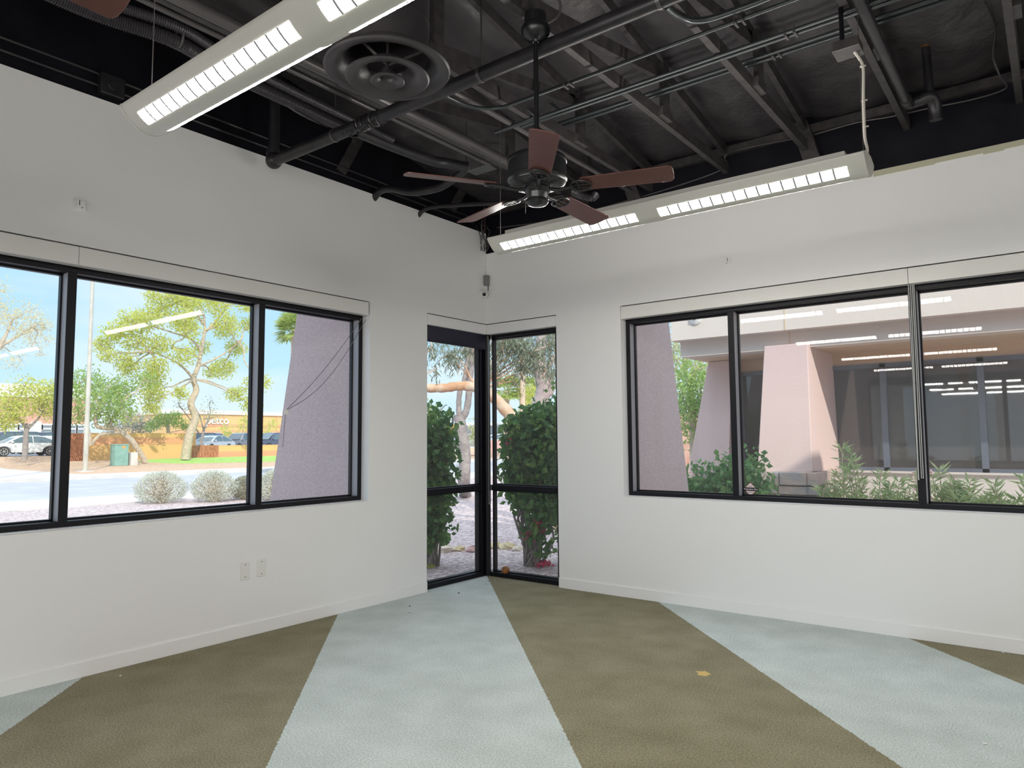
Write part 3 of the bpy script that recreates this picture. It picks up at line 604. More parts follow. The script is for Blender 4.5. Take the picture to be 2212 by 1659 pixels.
# ------------------------------------------------------------------ ceiling fan
def fan(loc, ztop, label, group='ceiling fans', base=20.1):
    X, Y, Z = loc; t = thing('ceiling_fan', label, 'ceiling fan', loc, group)
    MB().lathe([(0.0, 0.0), (0.016, 0.0), (0.020, 0.012), (0.060, 0.028), (0.078, 0.055), (0.080, 0.075), (0.070, 0.095), (0.062, 0.10), (0.060, ztop-3.595), (0, ztop-3.595)], (X, Y, 3.595), 28).build('canopy', FANB, t, smooth=True)
    MB().tube([(X, Y, Z+0.2), (X, Y, 3.60)], 0.0135, 14).build('downrod', FANB, t, smooth=True)
    h = MB().lathe([(0.030, 0.225), (0.034, 0.190), (0.080, 0.182), (0.140, 0.176), (0.155, 0.168), (0.160, 0.156), (0.160, 0.148), (0.156, 0.145), (0.156, 0.066), (0.160, 0.062), (0.160, 0.052), (0.152, 0.044), (0.150, 0.034), (0.140, 0.027), (0.075, 0.018), (0.070, 0.012), (0.0, 0.012)], (X, Y, Z), 40)
    hh = h.build('motor_housing', FANB, t, smooth=True)
    m = MB()
    for k in range(60):
        a = 2*PI*k/60; c, s = math.cos(a), math.sin(a)
        m.bar((X+0.088*c, Y+0.088*s, Z+0.0185), (X+0.134*c, Y+0.134*s, Z+0.027), 0.004, 0.004)
    m.build('vent_ribs', PIPEL, hh)
    MB().lathe([(0.0, 0.020), (0.072, 0.020), (0.074, 0.0), (0.066, -0.012), (0.056, -0.020), (0.052, -0.050), (0.058, -0.056), (0.059, -0.068), (0.050, -0.080), (0.030, -0.086), (0.0, -0.088)], (X, Y, Z), 32).build('switch_housing', FANB, t, smooth=True)
    MB().ball((X, Y, Z-0.088), 0.004, 8, 6).build('cap_screw', PIPEL, t)
    beads(MB(), (X-0.056, Y-0.03, Z-0.045), (X-0.058, Y-0.03, Z-0.125), 0.0022, 0.006).build('pull_chain', PIPEL, t, smooth=True)
    R0, R1 = 0.235, 0.710
    for k in range(5):
        a = math.radians(base+72*k); d = Vector((math.cos(a), math.sin(a), 0)); s = Vector((-math.sin(a), math.cos(a), 0)); pt = math.radians(-13)
        sp = s*math.cos(pt)+Vector((0, 0, 1))*math.sin(pt); nn = d.cross(sp).normalized()
        o = Vector((X, Y, Z))
        # blade outline: slightly wider at the tip with rounded corners
        prof = []
        def edge(r): return 0.058+0.012*(r-R0)/(R1-R0)
        pts = [(R0, -edge(R0)+0.012), (R0+0.012, -edge(R0))] + [(R0+(R1-R0)*i/6, -edge(R0+(R1-R0)*i/6)) for i in range(1, 6)]
        pts += [(R1-0.022, -edge(R1)), (R1-0.007, -edge(R1)+0.008), (R1, -edge(R1)+0.024), (R1+0.003, 0.0), (R1, edge(R1)-0.024), (R1-0.007, edge(R1)-0.008), (R1-0.022, edge(R1))]
        pts += [(R0+(R1-R0)*i/6, edge(R0+(R1-R0)*i/6)) for i in range(5, 0, -1)] + [(R0+0.012, edge(R0)), (R0, edge(R0)-0.012)]
        poly = [o+d*r+sp*w+nn*0.004 for r, w in pts]
        if nn.z < 0: nn = -nn
        bl = MB().prism(poly, nn*0.006).build('blade', BLADE, t, bevel=0.0015)
        # cast iron arm: neck from the hub, splitting into an open shield under the blade
        m = MB()
        m.tube(smooth_path([o+d*0.060+Vector((0, 0, 0.004)), o+d*0.105+Vector((0, 0, -0.010)), o+d*0.150+Vector((0, 0, -0.008)), o+d*0.19-nn*0.002]), [0.010]*19, 8)
        loop = [o+d*(0.235+0.055*math.cos(q))+sp*(0.047*math.sin(q))-nn*0.004 for q in [2*PI*j/24 for j in range(25)]]
        m.tube(loop, 0.0055, 6, cap=False)
        for w in (-0.016, 0.016): m.bar(o+d*0.19+sp*w*0.6-nn*0.004, o+d*0.285+sp*w-nn*0.004, 0.007, 0.006, nn)
        m.bar(o+d*0.225-sp*0.045-nn*0.004, o+d*0.225+sp*0.045-nn*0.004, 0.006, 0.006, nn)
        m.build('blade_arm', FANB, bl, smooth=True)
    return t
fan1 = fan((2.754, -2.893, 2.776), 3.752, 'black ceiling fan with five mahogany blades in the middle of the ceiling')
f2 = dup(fan1, None, (2.69, -5.69, 2.776), math.radians(90-20.1), 'second ceiling fan, only one maroon blade tip showing at the upper left edge')
tag(MB().tube(smooth_path([(2.80, -2.86, 3.70), (2.84, -2.80, 3.76), (2.85, -2.80, 3.84), (2.80, -2.86, 3.92), (2.73, -2.9, 3.97)]), 0.007, 8).build('armoured_cable', PIPEL, smooth=True), 'curled armoured cable rising from the canopy of the ceiling fan', 'cable')

# ------------------------------------------------------------------ round air diffuser
DX, DY, DZ = 2.385, -3.625, 3.25
t = thing('air_diffuser', 'big round black air diffuser with nested cones on a round duct', 'air diffuser', (DX, DY, DZ))
DIFF = mat('diffuser_black_enamel', (0.030, 0.027, 0.030), 0.36, spec=0.45, vary=(6, (0.042, 0.038, 0.040), 0.4, 0.7))
MB().lathe([(0.302, 0.016), (0.306, 0.004), (0.298, -0.004), (0.270, -0.004), (0.240, 0.010), (0.210, 0.040), (0.196, 0.085), (0.196, 0.17), (0.192, 0.17), (0.192, 0.085), (0.206, 0.042), (0.236, 0.016), (0.270, 0.004)], (DX, DY, DZ), 56).build('outer_cone', DIFF, t, smooth=True)
MB().lathe([(0.200, -0.030), (0.204, -0.036), (0.196, -0.042), (0.150, -0.034), (0.118, -0.010), (0.100, 0.035), (0.096, 0.035), (0.114, -0.006), (0.148, -0.028)], (DX, DY, DZ), 48, closed=True).build('middle_cone', DIFF, t, smooth=True)
MB().lathe([(0.080, -0.046), (0.083, -0.052), (0.077, -0.056), (0.050, -0.048), (0.034, -0.030), (0.026, 0.0), (0.0, 0.004), (0.030, -0.022), (0.048, -0.042)], (DX, DY, DZ), 36).build('inner_cone', DIFF, t, smooth=True)
m = MB(); m.tube([(DX, DY, DZ-0.01), (DX, DY, DZ+0.16)], 0.007, 8)
for a in (0.5, 2.6, 4.7): m.bar((DX, DY, DZ+0.03), (DX+0.195*math.cos(a), DY+0.195*math.sin(a), DZ+0.09), 0.018, 0.003)
m.build('spider_bracket', PIPEL, t)
MB().lathe([(0.200, 0.085), (0.200, 0.235), (0.204, 0.235), (0.204, 0.246), (0.200, 0.246), (0.200, 0.40), (0.204, 0.40), (0.204, 0.411), (0.200, 0.411), (0.200, 1.3)], (DX, DY, DZ), 44).build('neck_duct', DIFF, t, smooth=True)

# ------------------------------------------------------------------ pipes, conduits, ducts
def pipe(label, pts, r, mt=PIPE, cat='pipe', name='sprinkler_pipe', n=1, seg=14):
    return tag(MB().tube(smooth_path(pts, n) if n > 1 else pts, r, seg).build(name, mt, smooth=True), label, cat)
YP, ZP = -2.81, 3.60
t = thing('sprinkler_pipe', 'thick black sprinkler main above the fan with an elbow at the left wall', 'pipe', (0.23, YP, ZP))
MB().tube([(0.23, YP, ZP), (XB, YP, ZP)], 0.043, 18).build('main_run', PIPE, t, smooth=True)
MB().ball((0.215, YP, ZP), 0.062, 16, 12).build('elbow_fitting', PIPE, t, smooth=True)
MB().lathe([(0.0, 0), (0.058, 0.0), (0.058, 0.03), (0.047, 0.035)], (0.215, YP, ZP+0.045), 16).build('elbow_collar', PIPE, t, smooth=True)
MB().tube([(0.215, YP, ZP+0.03), (0.215, YP, 4.5)], 0.043, 16).build('riser', PIPE, t, smooth=True)
for x in (0.95, 2.30, 3.45): 
    MB().lathe([(0.0475, -0.011), (0.0475, 0.011), (0.044, 0.011), (0.044, -0.011)], (x, YP, ZP), 18, (1, 0, 0), closed=True).tube([(x, YP, ZP+0.045), (x, YP, 4.3)], 0.005, 6).build('hanger_strap', PIPEL, t, smooth=True)
m = MB(); random.seed(8)
for k in range(7):
    x = 1.20+k*0.035+random.uniform(-.008, .008)
    m.lathe([(0.047, -0.006), (0.055, 0.0), (0.047, 0.006)], (x, YP, ZP), 16, (1, random.uniform(-.35, .35), random.uniform(-.2, .2)))
for k in range(9):
    p = Vector((random.uniform(1.12, 1.50), YP-0.03, ZP-0.03)); pts = [p]
    for j in range(4): p = p+Vector((random.uniform(-.05, .05), random.uniform(-.03, .02), random.uniform(-.03, .015))); pts.append(p)
    m.tube(smooth_path(pts, 4), 0.004, 5)
tag(m.build('cable_wrap', PIPE, smooth=True), 'cables and tape wound round the sprinkler main below the diffuser', 'cable wrap')
pipe('long light grey pipe running under the roof beside the fan rod', [(1.815, -9, 3.765), (1.815, 0.02, 3.765)], 0.022, PIPEL, name='grey_pipe')
pipe('thickest pale grey pipe running toward the corner left of the fan', [(1.385, -9, 3.755), (1.365, -0.92, 3.755)], 0.037, PIPEL, name='grey_pipe')
pipe('thin pale grey pipe with an open end left of the fan', [(1.215, -9, 3.755), (1.215, -1.42, 3.755)], 0.016, PIPEL, name='grey_pipe')
YA = -2.24
pipe('single thin conduit crossing just beyond the sprinkler main and bending up at the left', [(1.77, -2.7, 3.74), (1.82, -2.40, 3.715), (1.98, -2.26, 3.70), (2.3, YA, 3.70), (3.4, YA, 3.70), (6.0, YA, 3.70), (9.4, YA, 3.70)], 0.0125, CONDUIT, 'conduit', 'conduit', 5, 10)
pipe('near conduit of the middle pair crossing under the trusses', [(2.0, -1.95, 3.80), (2.06, -1.91, 3.748), (2.2, -1.90, 3.735), (9.4, -1.90, 3.735)], 0.012, CONDUIT, 'conduit', 'conduit', 4, 10)
pipe('far conduit of the middle pair crossing under the trusses', [(2.15, -1.86, 3.83), (2.24, -1.855, 3.755), (2.4, -1.85, 3.738), (9.4, -1.85, 3.738)], 0.012, CONDUIT, 'conduit', 'conduit', 4, 10)
pipe('near conduit of the pair passing above the truss chords', [(1.75, -1.42, 3.905), (9.4, -1.42, 3.905)], 0.0145, CONDUIT, 'conduit', 'conduit', 1, 10)
pipe('far conduit of the pair passing above the truss chords', [(1.75, -1.365, 3.905), (9.4, -1.365, 3.905)], 0.0145, CONDUIT, 'conduit', 'conduit', 1, 10)
m = MB()
for (x, y) in ((2.52, YA), (2.56, YA), (3.62, YA), (3.66, YA), (3.78, -1.88), (3.83, -1.88), (3.60, -1.39), (3.56, -1.39)):
    z = 3.70 if y == YA else (3.737 if y == -1.88 else 3.905)
    m.bar((x, y-0.035, z-0.018), (x, y+0.035, z-0.018), 0.012, 0.006); m.tube([(x, y-0.03, z-0.03), (x, y-0.03, z+0.02)], 0.003, 5)
tag(m.build('conduit_clips', PIPEL), 'small metal clips gripping the conduits under the trusses', 'clips', kind='stuff')
pc = [hit(1440, 14, 'z', 3.74), hit(1458, 30, 'z', 3.735), hit(1490, 44, 'z', 3.735), hit(1530, 42, 'z', 3.735), hit(1580, 26, 'z', 3.735), hit(1640, 4, 'z', 3.735), hit(1700, -22, 'z', 3.735)]
pipe('thick black cable sweeping in a curve beside the sprinkler main at the top', pc, 0.019, CONDUIT, 'cable', 'sweeping_cable', 6, 12)
# pipe along the truss at right with its fittings and riser
t = thing('branch_pipe', 'sprinkler branch pipe beside the right truss ending in elbows and a capped riser', 'pipe', (4.185, -0.6, 3.72))
MB().tube([(4.185, -9, 3.72), (4.185, -0.56, 3.72)], 0.031, 16).build('pipe_run', PIPE, t, smooth=True)
MB().tube([(4.185, -2.62, 3.72), (4.185, -2.57, 3.72)], 0.036, 16).build('coupling', PIPE, t, smooth=True)
MB().tube(smooth_path([(4.185, -0.62, 3.72), (4.185, -0.55, 3.72), (4.20, -0.50, 3.725), (4.24, -0.49, 3.735), (4.28, -0.49, 3.735)], 4), 0.037, 14).build('elbow_fitting', PIPE, t, smooth=True)
MB().tube(smooth_path([(4.26, -0.49, 3.735), (4.31, -0.49, 3.745), (4.33, -0.46, 3.72), (4.335, -0.43, 3.66), (4.335, -0.42, 3.60)], 4), [0.042]*17, 14).build('drop_elbow', PIPE, t, smooth=True)
MB().tube([(4.315, -0.48, 3.74), (4.305, -0.50, 4.09)], 0.027, 14).build('riser', PIPE, t, smooth=True)
MB().lathe([(0.0, 0.036), (0.020, 0.034), (0.030, 0.010), (0.030, 0.0), (0.0, -0.002)], (4.305, -0.50, 4.088), 14).build('rusty_cap', mat('rusty_orange_cap', (0.28, 0.11, 0.02), 0.7, vary=(40, (0.10, 0.05, 0.02), 0.4, 0.6)), t, smooth=True)
# junction box and white cord of the far lamp
jx, jz = 4.115, 3.475
t = thing('ceiling_junction_box', 'grey junction box under the right truss feeding the white lamp cord', 'junction box', (jx, -1.97, jz-0.02))
MB().box((jx-0.062, -2.03, jz-0.005), (jx+0.062, -1.91, jz+0.045)).build('box_body', WOODB, t, bevel=0.003)
MB().box((jx-0.066, -2.034, jz-0.010), (jx+0.066, -1.906, jz-0.004)).build('cover_plate', PIPEL, t, bevel=0.002)
for sx_, sy_ in ((0.055, 0.05), (-0.055, -0.05)): MB().ball((jx+sx_, -1.97+sy_, jz-0.010), 0.004, 8, 5).build('screw', PIPEL, t)
MB().tube([(jx-0.03, -1.95, jz+0.04), (jx-0.035, -1.93, 3.75)], 0.012, 10).build('conduit_stub', FRAME, t, smooth=True)
CW = mat('white_vinyl_cord', (0.62, 0.58, 0.52), 0.4)
pts = [(jx+0.03, -1.965, jz-0.010), (jx+0.052, -1.962, jz-0.055), (jx+0.066, -1.962, jz-0.11), (jx+0.062, -1.965, jz-0.25), (jx+0.060, -1.965, jz-0.36), (jx+0.060, -1.965, jz-0.48), (jx+0.068, -1.965, jz-0.545), (jx+0.062, -1.965, jz-0.59), (jx+0.052, -1.965, jz-0.615)]
t = thing('lamp_cord', 'white power cord hanging from the junction box to the far lamp', 'cord', pts[-1])
MB().tube(smooth_path(pts, 5), 0.0075, 8).build('cord', CW, t, smooth=True)
for z in (jz-0.10, jz-0.285, jz-0.425, jz-0.60): MB().lathe([(0.0, -0.003), (0.0095, -0.003), (0.0095, 0.003), (0.0, 0.003)], (jx+0.061, -1.965, z), 10).box((jx+0.062, -1.968, z-0.003), (jx+0.080, -1.962, z+0.003)).build('cable_tie', CW, t)
# corrugated flexible duct bundle along the left side
def corr(m, pts, r, pitch=0.012, amp=0.12, seg=12):
    P_ = smooth_path(pts, 10); out = [P_[0]]; 
    tot = sum((P_[i+1]-P_[i]).length for i in range(len(P_)-1)); n = int(tot/pitch*2)
    acc = [0]
    for i in range(len(P_)-1): acc.append(acc[-1]+(P_[i+1]-P_[i]).length)
    res, rs, j = [], [], 0
    for k in range(n+1):
        s_ = tot*k/n
        while j < len(P_)-2 and acc[j+1] < s_: j += 1
        f = (s_-acc[j])/max(1e-6, acc[j+1]-acc[j]); res.append(P_[j].lerp(P_[j+1], min(1, f))); rs.append(r*(1+amp*(1 if k % 2 else -1)))
    return m.tube(res, rs, seg)
FLEX = mat('grey_corrugated_sleeve', (0.060, 0.056, 0.062), 0.30, spec=0.7, metal=0.2)
fx = [(0.99, -4.9, 3.70), (0.99, -4.42, 3.70), (1.06, -4.02, 3.70), (0.98, -3.65, 3.70), (0.95, -3.14, 3.70), (0.94, -2.72, 3.69)]
tag(corr(MB(), fx, 0.036).build('flexible_duct', FLEX, smooth=True), 'thick corrugated flexible duct running behind the near lamp', 'duct')
f2_ = [(1.04, -4.9, 3.745), (1.05, -4.42, 3.75), (1.12, -4.02, 3.755), (1.05, -3.65, 3.75), (1.02, -3.14, 3.74), (0.99, -2.3, 3.73)]
tag(corr(MB(), f2_, 0.027).build('flexible_duct', FLEX, smooth=True), 'thinner corrugated flexible duct lying over the thick one behind the near lamp', 'duct')
tag(MB().tube(smooth_path([(0.98, -4.9, 3.77), (1.0, -4.42, 3.765), (1.10, -4.02, 3.775), (0.99, -3.55, 3.74), (0.94, -3.14, 3.66), (0.90, -2.83, 3.67)], 6), 0.007, 8).build('loose_cable', PIPEL, smooth=True), 'pale loose cable lying along the flexible ducts behind the near lamp', 'cable')
tag(MB().lathe([(0.060, -0.006), (0.060, 0.006), (0.053, 0.006), (0.053, -0.006)], (1.075, -4.0, 3.725), 20, (0.1, 1, 0), closed=True).build('duct_ring', PIPEL, smooth=True), 'pale metal ring clamped round the flexible ducts', 'ring')
pipe('shiny black sleeve running from the cable wrap toward the corner', [(0.95, -2.62, 3.70), (0.935, -2.3, 3.71), (0.96, -1.85, 3.72), (1.0, -1.72, 3.725), (1.06, -1.52, 3.735)], 0.043, PIPE, 'sleeve', 'black_sleeve', 6, 14)
tag(MB().lathe([(0.052, -0.005), (0.052, 0.005), (0.046, 0.005), (0.046, -0.005)], (1.055, -1.53, 3.735), 20, (0.3, 1, 0), closed=True).tube([(1.055, -1.53, 3.79), (1.06, -1.53, 4.2)], 0.004, 5).build('strap_ring', PIPEL, smooth=True), 'hanging strap ring at the end of the shiny black sleeve', 'strap')
pipe('black hose sagging from the sleeve end into the left wall', [(1.06, -1.53, 3.73), (0.95, -1.53, 3.68), (0.75, -1.55, 3.62), (0.45, -1.58, 3.64), (0.22, -1.60, 3.72), (0.06, -1.60, 3.73), (-0.04, -1.60, 3.66)], 0.033, PIPE, 'hose', 'black_hose', 6, 12)
pipe('thinner black hose running from behind the fan blade to the left wall', [(1.5, -0.7, 3.62), (0.9, -0.80, 3.66), (0.45, -0.92, 3.70), (0.15, -1.0, 3.72), (0.04, -1.02, 3.70), (-0.03, -1.03, 3.64)], 0.021, PIPE, 'hose', 'black_hose', 6, 12)
pipe('slanting pale conduit behind the upright fan blade', [hit(1072, 345, 'y', -0.7), hit(1150, 275, 'y', -0.7)], 0.016, PIPEL, 'conduit', 'conduit')
pcx = hit(1040, 367, 'z', 3.60)
t = thing('hanging_plate', 'small square grey plate hung on two wires left of the fan motor', 'plate', pcx)
MB().box((pcx.x-0.11, pcx.y-0.06, pcx.z-0.003), (pcx.x+0.11, pcx.y+0.06, pcx.z+0.003)).build('plate', mat('dull_grey_sheet', (0.055, 0.06, 0.06), 0.5), t, bevel=0.002)
for s_ in (-1, 1): MB().tube([(pcx.x+0.03*s_, pcx.y, pcx.z), (pcx.x+0.01*s_, pcx.y+0.02, 3.75)], 0.0015, 5).build('wire', PIPEL, t)
# vertical pipes against the far wall band
pv = hit(1232, 480, 'y', -0.08)
tag(MB().tube([(pv.x, -0.08, 3.49), (pv.x, -0.08, 4.0)], 0.028, 12).build('vertical_pipe', PIPE, smooth=True), 'short vertical black pipe above the right wall, by the lower right fan blade', 'pipe')
def websec(px, label):
    p = hit(px, 330, 'y', -0.5); tag(MB().box((p.x-0.03, -0.5, 3.80), (p.x+0.03, -0.43, 4.1)).build('short_strut', WOODB), label, 'strut')
websec(1262, 'short dark strut under the roof right of the fan motor')
# crumpled silver flex above the right wall
tag(corr(MB(), [hit(1238, 415, 'y', -0.6), hit(1255, 422, 'y', -0.6), hit(1278, 428, 'y', -0.55), hit(1288, 420, 'y', -0.5)], 0.030, 0.02, 0.2).build('crumpled_duct', FLEX, smooth=True), 'crumpled silvery flexible duct end under the right hand fan blade', 'duct')
# ================================================================== outdoors
def prof(x):
    K = [(80, -0.12), (-34.5, -0.12), (-44, -0.05), (-48, 0.15), (-50.3, 0.2), (-51.4, 0.56), (-54, 0.6), (-160, 0.8)]
    for (a, za), (b_, zb) in zip(K, K[1:]):
        if b_ <= x <= a: return za+(zb-za)*(a-x)/(a-b_)
    return 0.8
def slab(name, xs, y0, y1, mt, dz=0.0, th=0.08):
    m = MB(); n = len(xs); vs_ = [(x, y, prof(x)+dz) for x in xs for y in (y0, y1)]+[(x, y, prof(x)+dz-th) for x in xs for y in (y0, y1)]
    fs = [(2*i, 2*i+1, 2*i+3, 2*i+2) for i in range(n-1)]+[(2*n+2*i, 2*n+2*i+2, 2*n+2*i+3, 2*n+2*i+1) for i in range(n-1)]+[(0, 2*n, 2*n+1, 1), (2*n-2, 2*n-1, 4*n-1, 4*n-2)]
    fs += [(2*i, 2*i+2, 2*n+2*i+2, 2*n+2*i) for i in range(n-1)]+[(2*i+1, 2*n+2*i+1, 2*n+2*i+3, 2*i+3) for i in range(n-1)]
    m.add(vs_, fs); return struct(m.build(name, mt))
Y0, Y1 = -40, 170
m = MB()      # yard with the footprint of the building left out
for a, b_ in (((-14.4, Y0, -0.2), (-0.22, 60, -0.12)), ((-0.22, 0.22, -0.2), (40, 60, -0.12)), ((XB+0.25, Y0, -0.2), (60, 0.22, -0.12)), ((-0.22, Y0, -0.2), (XB+0.25, YB-0.2, -0.12)), ((-14.4, 60, -0.2), (40, Y1, -0.12))): m.box(a, b_)
struct(m.build('gravel_yard', GRAV))
struct(MB().box((-17.1, Y0, -0.2), (-14.4, Y1, -0.10)).build('sidewalk', CONC))
struct(MB().box((-17.45, Y0, -0.3), (-17.1, Y1, -0.10)).build('curb', CONC))
struct(MB().box((-31.1, Y0, -0.4), (-17.45, Y1, -0.25)).build('street', ASPH))
struct(MB().box((-31.4, Y0, -0.4), (-31.1, Y1, -0.09)).build('far_curb', CONC))
struct(MB().box((-33.6, Y0, -0.3), (-31.4, Y1, -0.10)).build('far_sidewalk', CONC))
slab('far_gravel_bed', [-33.6, -34.5, -44, -48, -50.3, -51.4], Y0, Y1, GRAVF)
slab('parking_lot', [-51.4, -54, -160], Y0-60, Y1, ASPH, 0.0)
slab('driveway', [-33.7, -34.5, -44, -47], 2.0, 9.2, CONC, 0.012, 0.02)
# lawn with a curved edge
lw = MB(); pl = [(300, 997), (360, 1000), (430, 1000), (520, 998), (600, 996), (640, 996), (640, 984), (600, 983), (520, 986), (430, 987), (360, 989), (310, 993)]
top = []
for px, py in pl:
    for k in range(60):
        x = -33.6-0.3*k; q = hit(px, py, 'x', x)
        if q.z <= prof(x)+0.03 or x < -49.3: break
    top.append(Vector((q.x, q.y, prof(x)+0.03)))
tag(lw.add(top+[p-Vector((0, 0, 0.05)) for p in top], [tuple(range(len(top)))]+[(i, (i+1) % len(top), len(top)+(i+1) % len(top), len(top)+i) for i in range(len(top))]).build('lawn', LAWN),
    'strip of bright green lawn at the foot of the orange wall across the street', 'lawn', kind='stuff')

# ------------------------------------------------------------------ foliage
def rnd_unit():
    while True:
        v = Vector((random.uniform(-1, 1), random.uniform(-1, 1), random.uniform(-1, 1)))
        if 0.05 < v.length < 1: return v.normalized()
def cloud(m, c, r, n, size, droop=0.3, shell=0.55, ratio=0.45):
    c = Vector(c); r = Vector((r, r, r)) if isinstance(r, (int, float)) else Vector(r)
    for i in range(n):
        u = rnd_unit()*(shell+(1-shell)*random.random())*random.uniform(0.75, 1.08); p = c+Vector((u.x*r.x, u.y*r.y, u.z*r.z))
        d = rnd_unit(); d.z -= droop; ln = size*random.uniform(0.7, 1.3); m.leaf(p, d, ln*ratio, ln, rnd_unit())
    return m
def limbs(m, frm, to, r0_, r1_, wob=0.08, n=4):
    frm = Vector(frm); to = Vector(to); L_ = (to-frm).length; pts = [frm]
    for i in range(1, n): pts.append(frm.lerp(to, i/n)+Vector((random.uniform(-1, 1), random.uniform(-1, 1), random.uniform(0, 1)))*wob*L_)
    pts.append(to); P_ = smooth_path(pts, 3); k = len(P_)-1
    m.tube(P_, [r0_+(r1_-r0_)*i/k for i in range(k+1)], 7)
def tree(name, label, cat, trunk, radii, branches, clusters, leaf, lmat, bmat, group=None, droop=0.3, seed=1, ratio=0.45, twig=0.03, more=None, shell=0.35):
    """trunk = list of points; branches = [(points, r0, r1)]; clusters = [(centre, radius, leaves, joint point index or None)]"""
    random.seed(seed); t = thing(name, label, cat, trunk[0], group)
    m = MB(); m.tube(smooth_path(trunk, 4), [radii[0]+(radii[1]-radii[0])*i/(4*(len(trunk)-1)) for i in range(4*(len(trunk)-1)+1)], 12)
    for pts, a, b_ in branches:
        P_ = smooth_path(pts, 4); k = len(P_)-1; m.tube(P_, [a+(b_-a)*i/k for i in range(k+1)], 9)
    ends = [Vector(trunk[-1])]+[Vector(p[0][-1]) for p in branches]+[Vector(p) for p in trunk[len(trunk)//2:]]
    for c, r, n in clusters:
        c = Vector(c); e_ = min(ends, key=lambda q: (q-c).length)
        if (e_-c).length > 0.2: limbs(m, e_, c, twig*1.6, twig*0.5)
        rr = r if isinstance(r, (int, float)) else min(r)
        for k in range(4):
            limbs(m, c, c+rnd_unit()*rr*0.9, twig*0.6, twig*0.2, 0.12, 3)
    m.build('trunk', bmat, t, smooth=True)
    m = MB()
    for c, r, n in clusters: cloud(m, c, r, n, leaf, droop, shell, ratio)
    m.build('foliage', lmat, t)
    return t
XT = -47.0
hx = lambda px, py, X=XT: hit(px, py, 'x', X)
# big yellow-green tree in the middle of the left window
random.seed(21); tk = [hx(400, 993), hx(408, 944), hx(422, 904), hx(412, 872), hx(424, 843), hx(418, 819), hx(428, 791), hx(436, 750), hx(442, 714), hx(440, 680)]
br = [([hx(418, 819), hx(405, 803), hx(385, 785), hx(355, 770), hx(325, 760)], 0.12, 0.03), ([hx(434, 757), hx(412, 732), hx(372, 718), hx(330, 705), hx(295, 700)], 0.10, 0.03),
      ([hx(428, 791), hx(455, 780), hx(490, 760), hx(515, 740)], 0.10, 0.03), ([hx(440, 720), hx(470, 690), hx(492, 660)], 0.12, 0.04), ([hx(440, 700), hx(415, 670), hx(385, 650)], 0.12, 0.04), ([hx(432, 775), hx(400, 755), hx(370, 752)], 0.1, 0.04)]
cl = []
for (px, py, r, n) in ((440, 640, 1.5, 420), (400, 650, 1.3, 360), (365, 645, 1.1, 240), (335, 640, .9, 170), (480, 640, 1.2, 300), (515, 660, 1.1, 260), (375, 690, 1.3, 360), (320, 690, 1.4, 420), (285, 695, 1.3, 420), (262, 715, 1.0, 300), (250, 740, .9, 220), (300, 735, 1.2, 320),
        (340, 745, 1.1, 300), (425, 690, 1.3, 330), (470, 700, 1.2, 300), (505, 710, 1.2, 300), (525, 750, 1.0, 260), (510, 790, 1.2, 380), (525, 830, 1.1, 360), (495, 850, .9, 240), (520, 875, .9, 220), (330, 790, 1.1, 300), (355, 815, 1.2, 380), (340, 850, 1.1, 340), (330, 880, .8, 180),
        (300, 790, 1.0, 240), (370, 770, 1.1, 240), (275, 775, 1.0, 180), (455, 745, .9, 160), (370, 850, .7, 130), (480, 800, .8, 120), (385, 720, 1.0, 170), (350, 670, 1.0, 200), (470, 665, 1.1, 220), (240, 765, .7, 110), (540, 700, .9, 200)):
    cl.append((hx(px, py)+Vector((random.uniform(-2.0, 2.0), 0, 0)), (r*1.35, r, r*0.85), int(n*2.1)))
tree('palo_verde_tree', 'tall yellow-green tree with a curving pale trunk in the middle of the left window', 'tree', tk, (0.34, 0.07), br, cl, 0.20, L_YEL, BARK, None, 0.5, 22, twig=0.05)
# leaning tree left of it
random.seed(4); X2 = -45.0
tk = [hx(314, 998, X2), hx(296, 968, X2), hx(274, 943, X2), hx(250, 926, X2), hx(226, 925, X2), hx(210, 922, X2)]
br = [([hx(300, 975, X2), hx(285, 950, X2), hx(265, 935, X2), hx(240, 936, X2), hx(215, 940, X2), hx(196, 962, X2)], 0.16, 0.09), ([hx(210, 922, X2), hx(205, 900, X2), hx(215, 875, X2)], 0.14, 0.06), ([hx(235, 925, X2), hx(245, 900, X2), hx(265, 875, X2)], 0.13, 0.05), ([hx(196, 962, X2), hx(194, 940, X2), hx(188, 915, X2), hx(190, 890, X2)], 0.12, 0.05)]
cl = [(hx(px, py, X2)+Vector((random.uniform(-1.5, 1.5), 0, 0)), (r*1.3, r, r*0.9), n) for (px, py, r, n) in ((180, 830, 1.5, 500), (210, 822, 1.3, 420), (240, 838, 1.2, 400), (265, 850, 1.2, 380), (290, 835, 1.2, 340), (320, 820, 1.0, 260), (190, 865, 1.4, 480), (225, 870, 1.3, 400), (258, 888, 1.1, 320), (175, 895, 1.0, 260), (235, 900, .9, 200), (205, 895, 1.0, 240), (150, 850, 1.4, 400), (285, 868, .9, 200))]
tree('leaning_tree', 'green tree with a leaning arched double trunk beside the green utility box', 'tree', tk, (0.19, 0.12), br, cl, 0.21, L_GRN, BARK, None, 0.3, 5, twig=0.045)
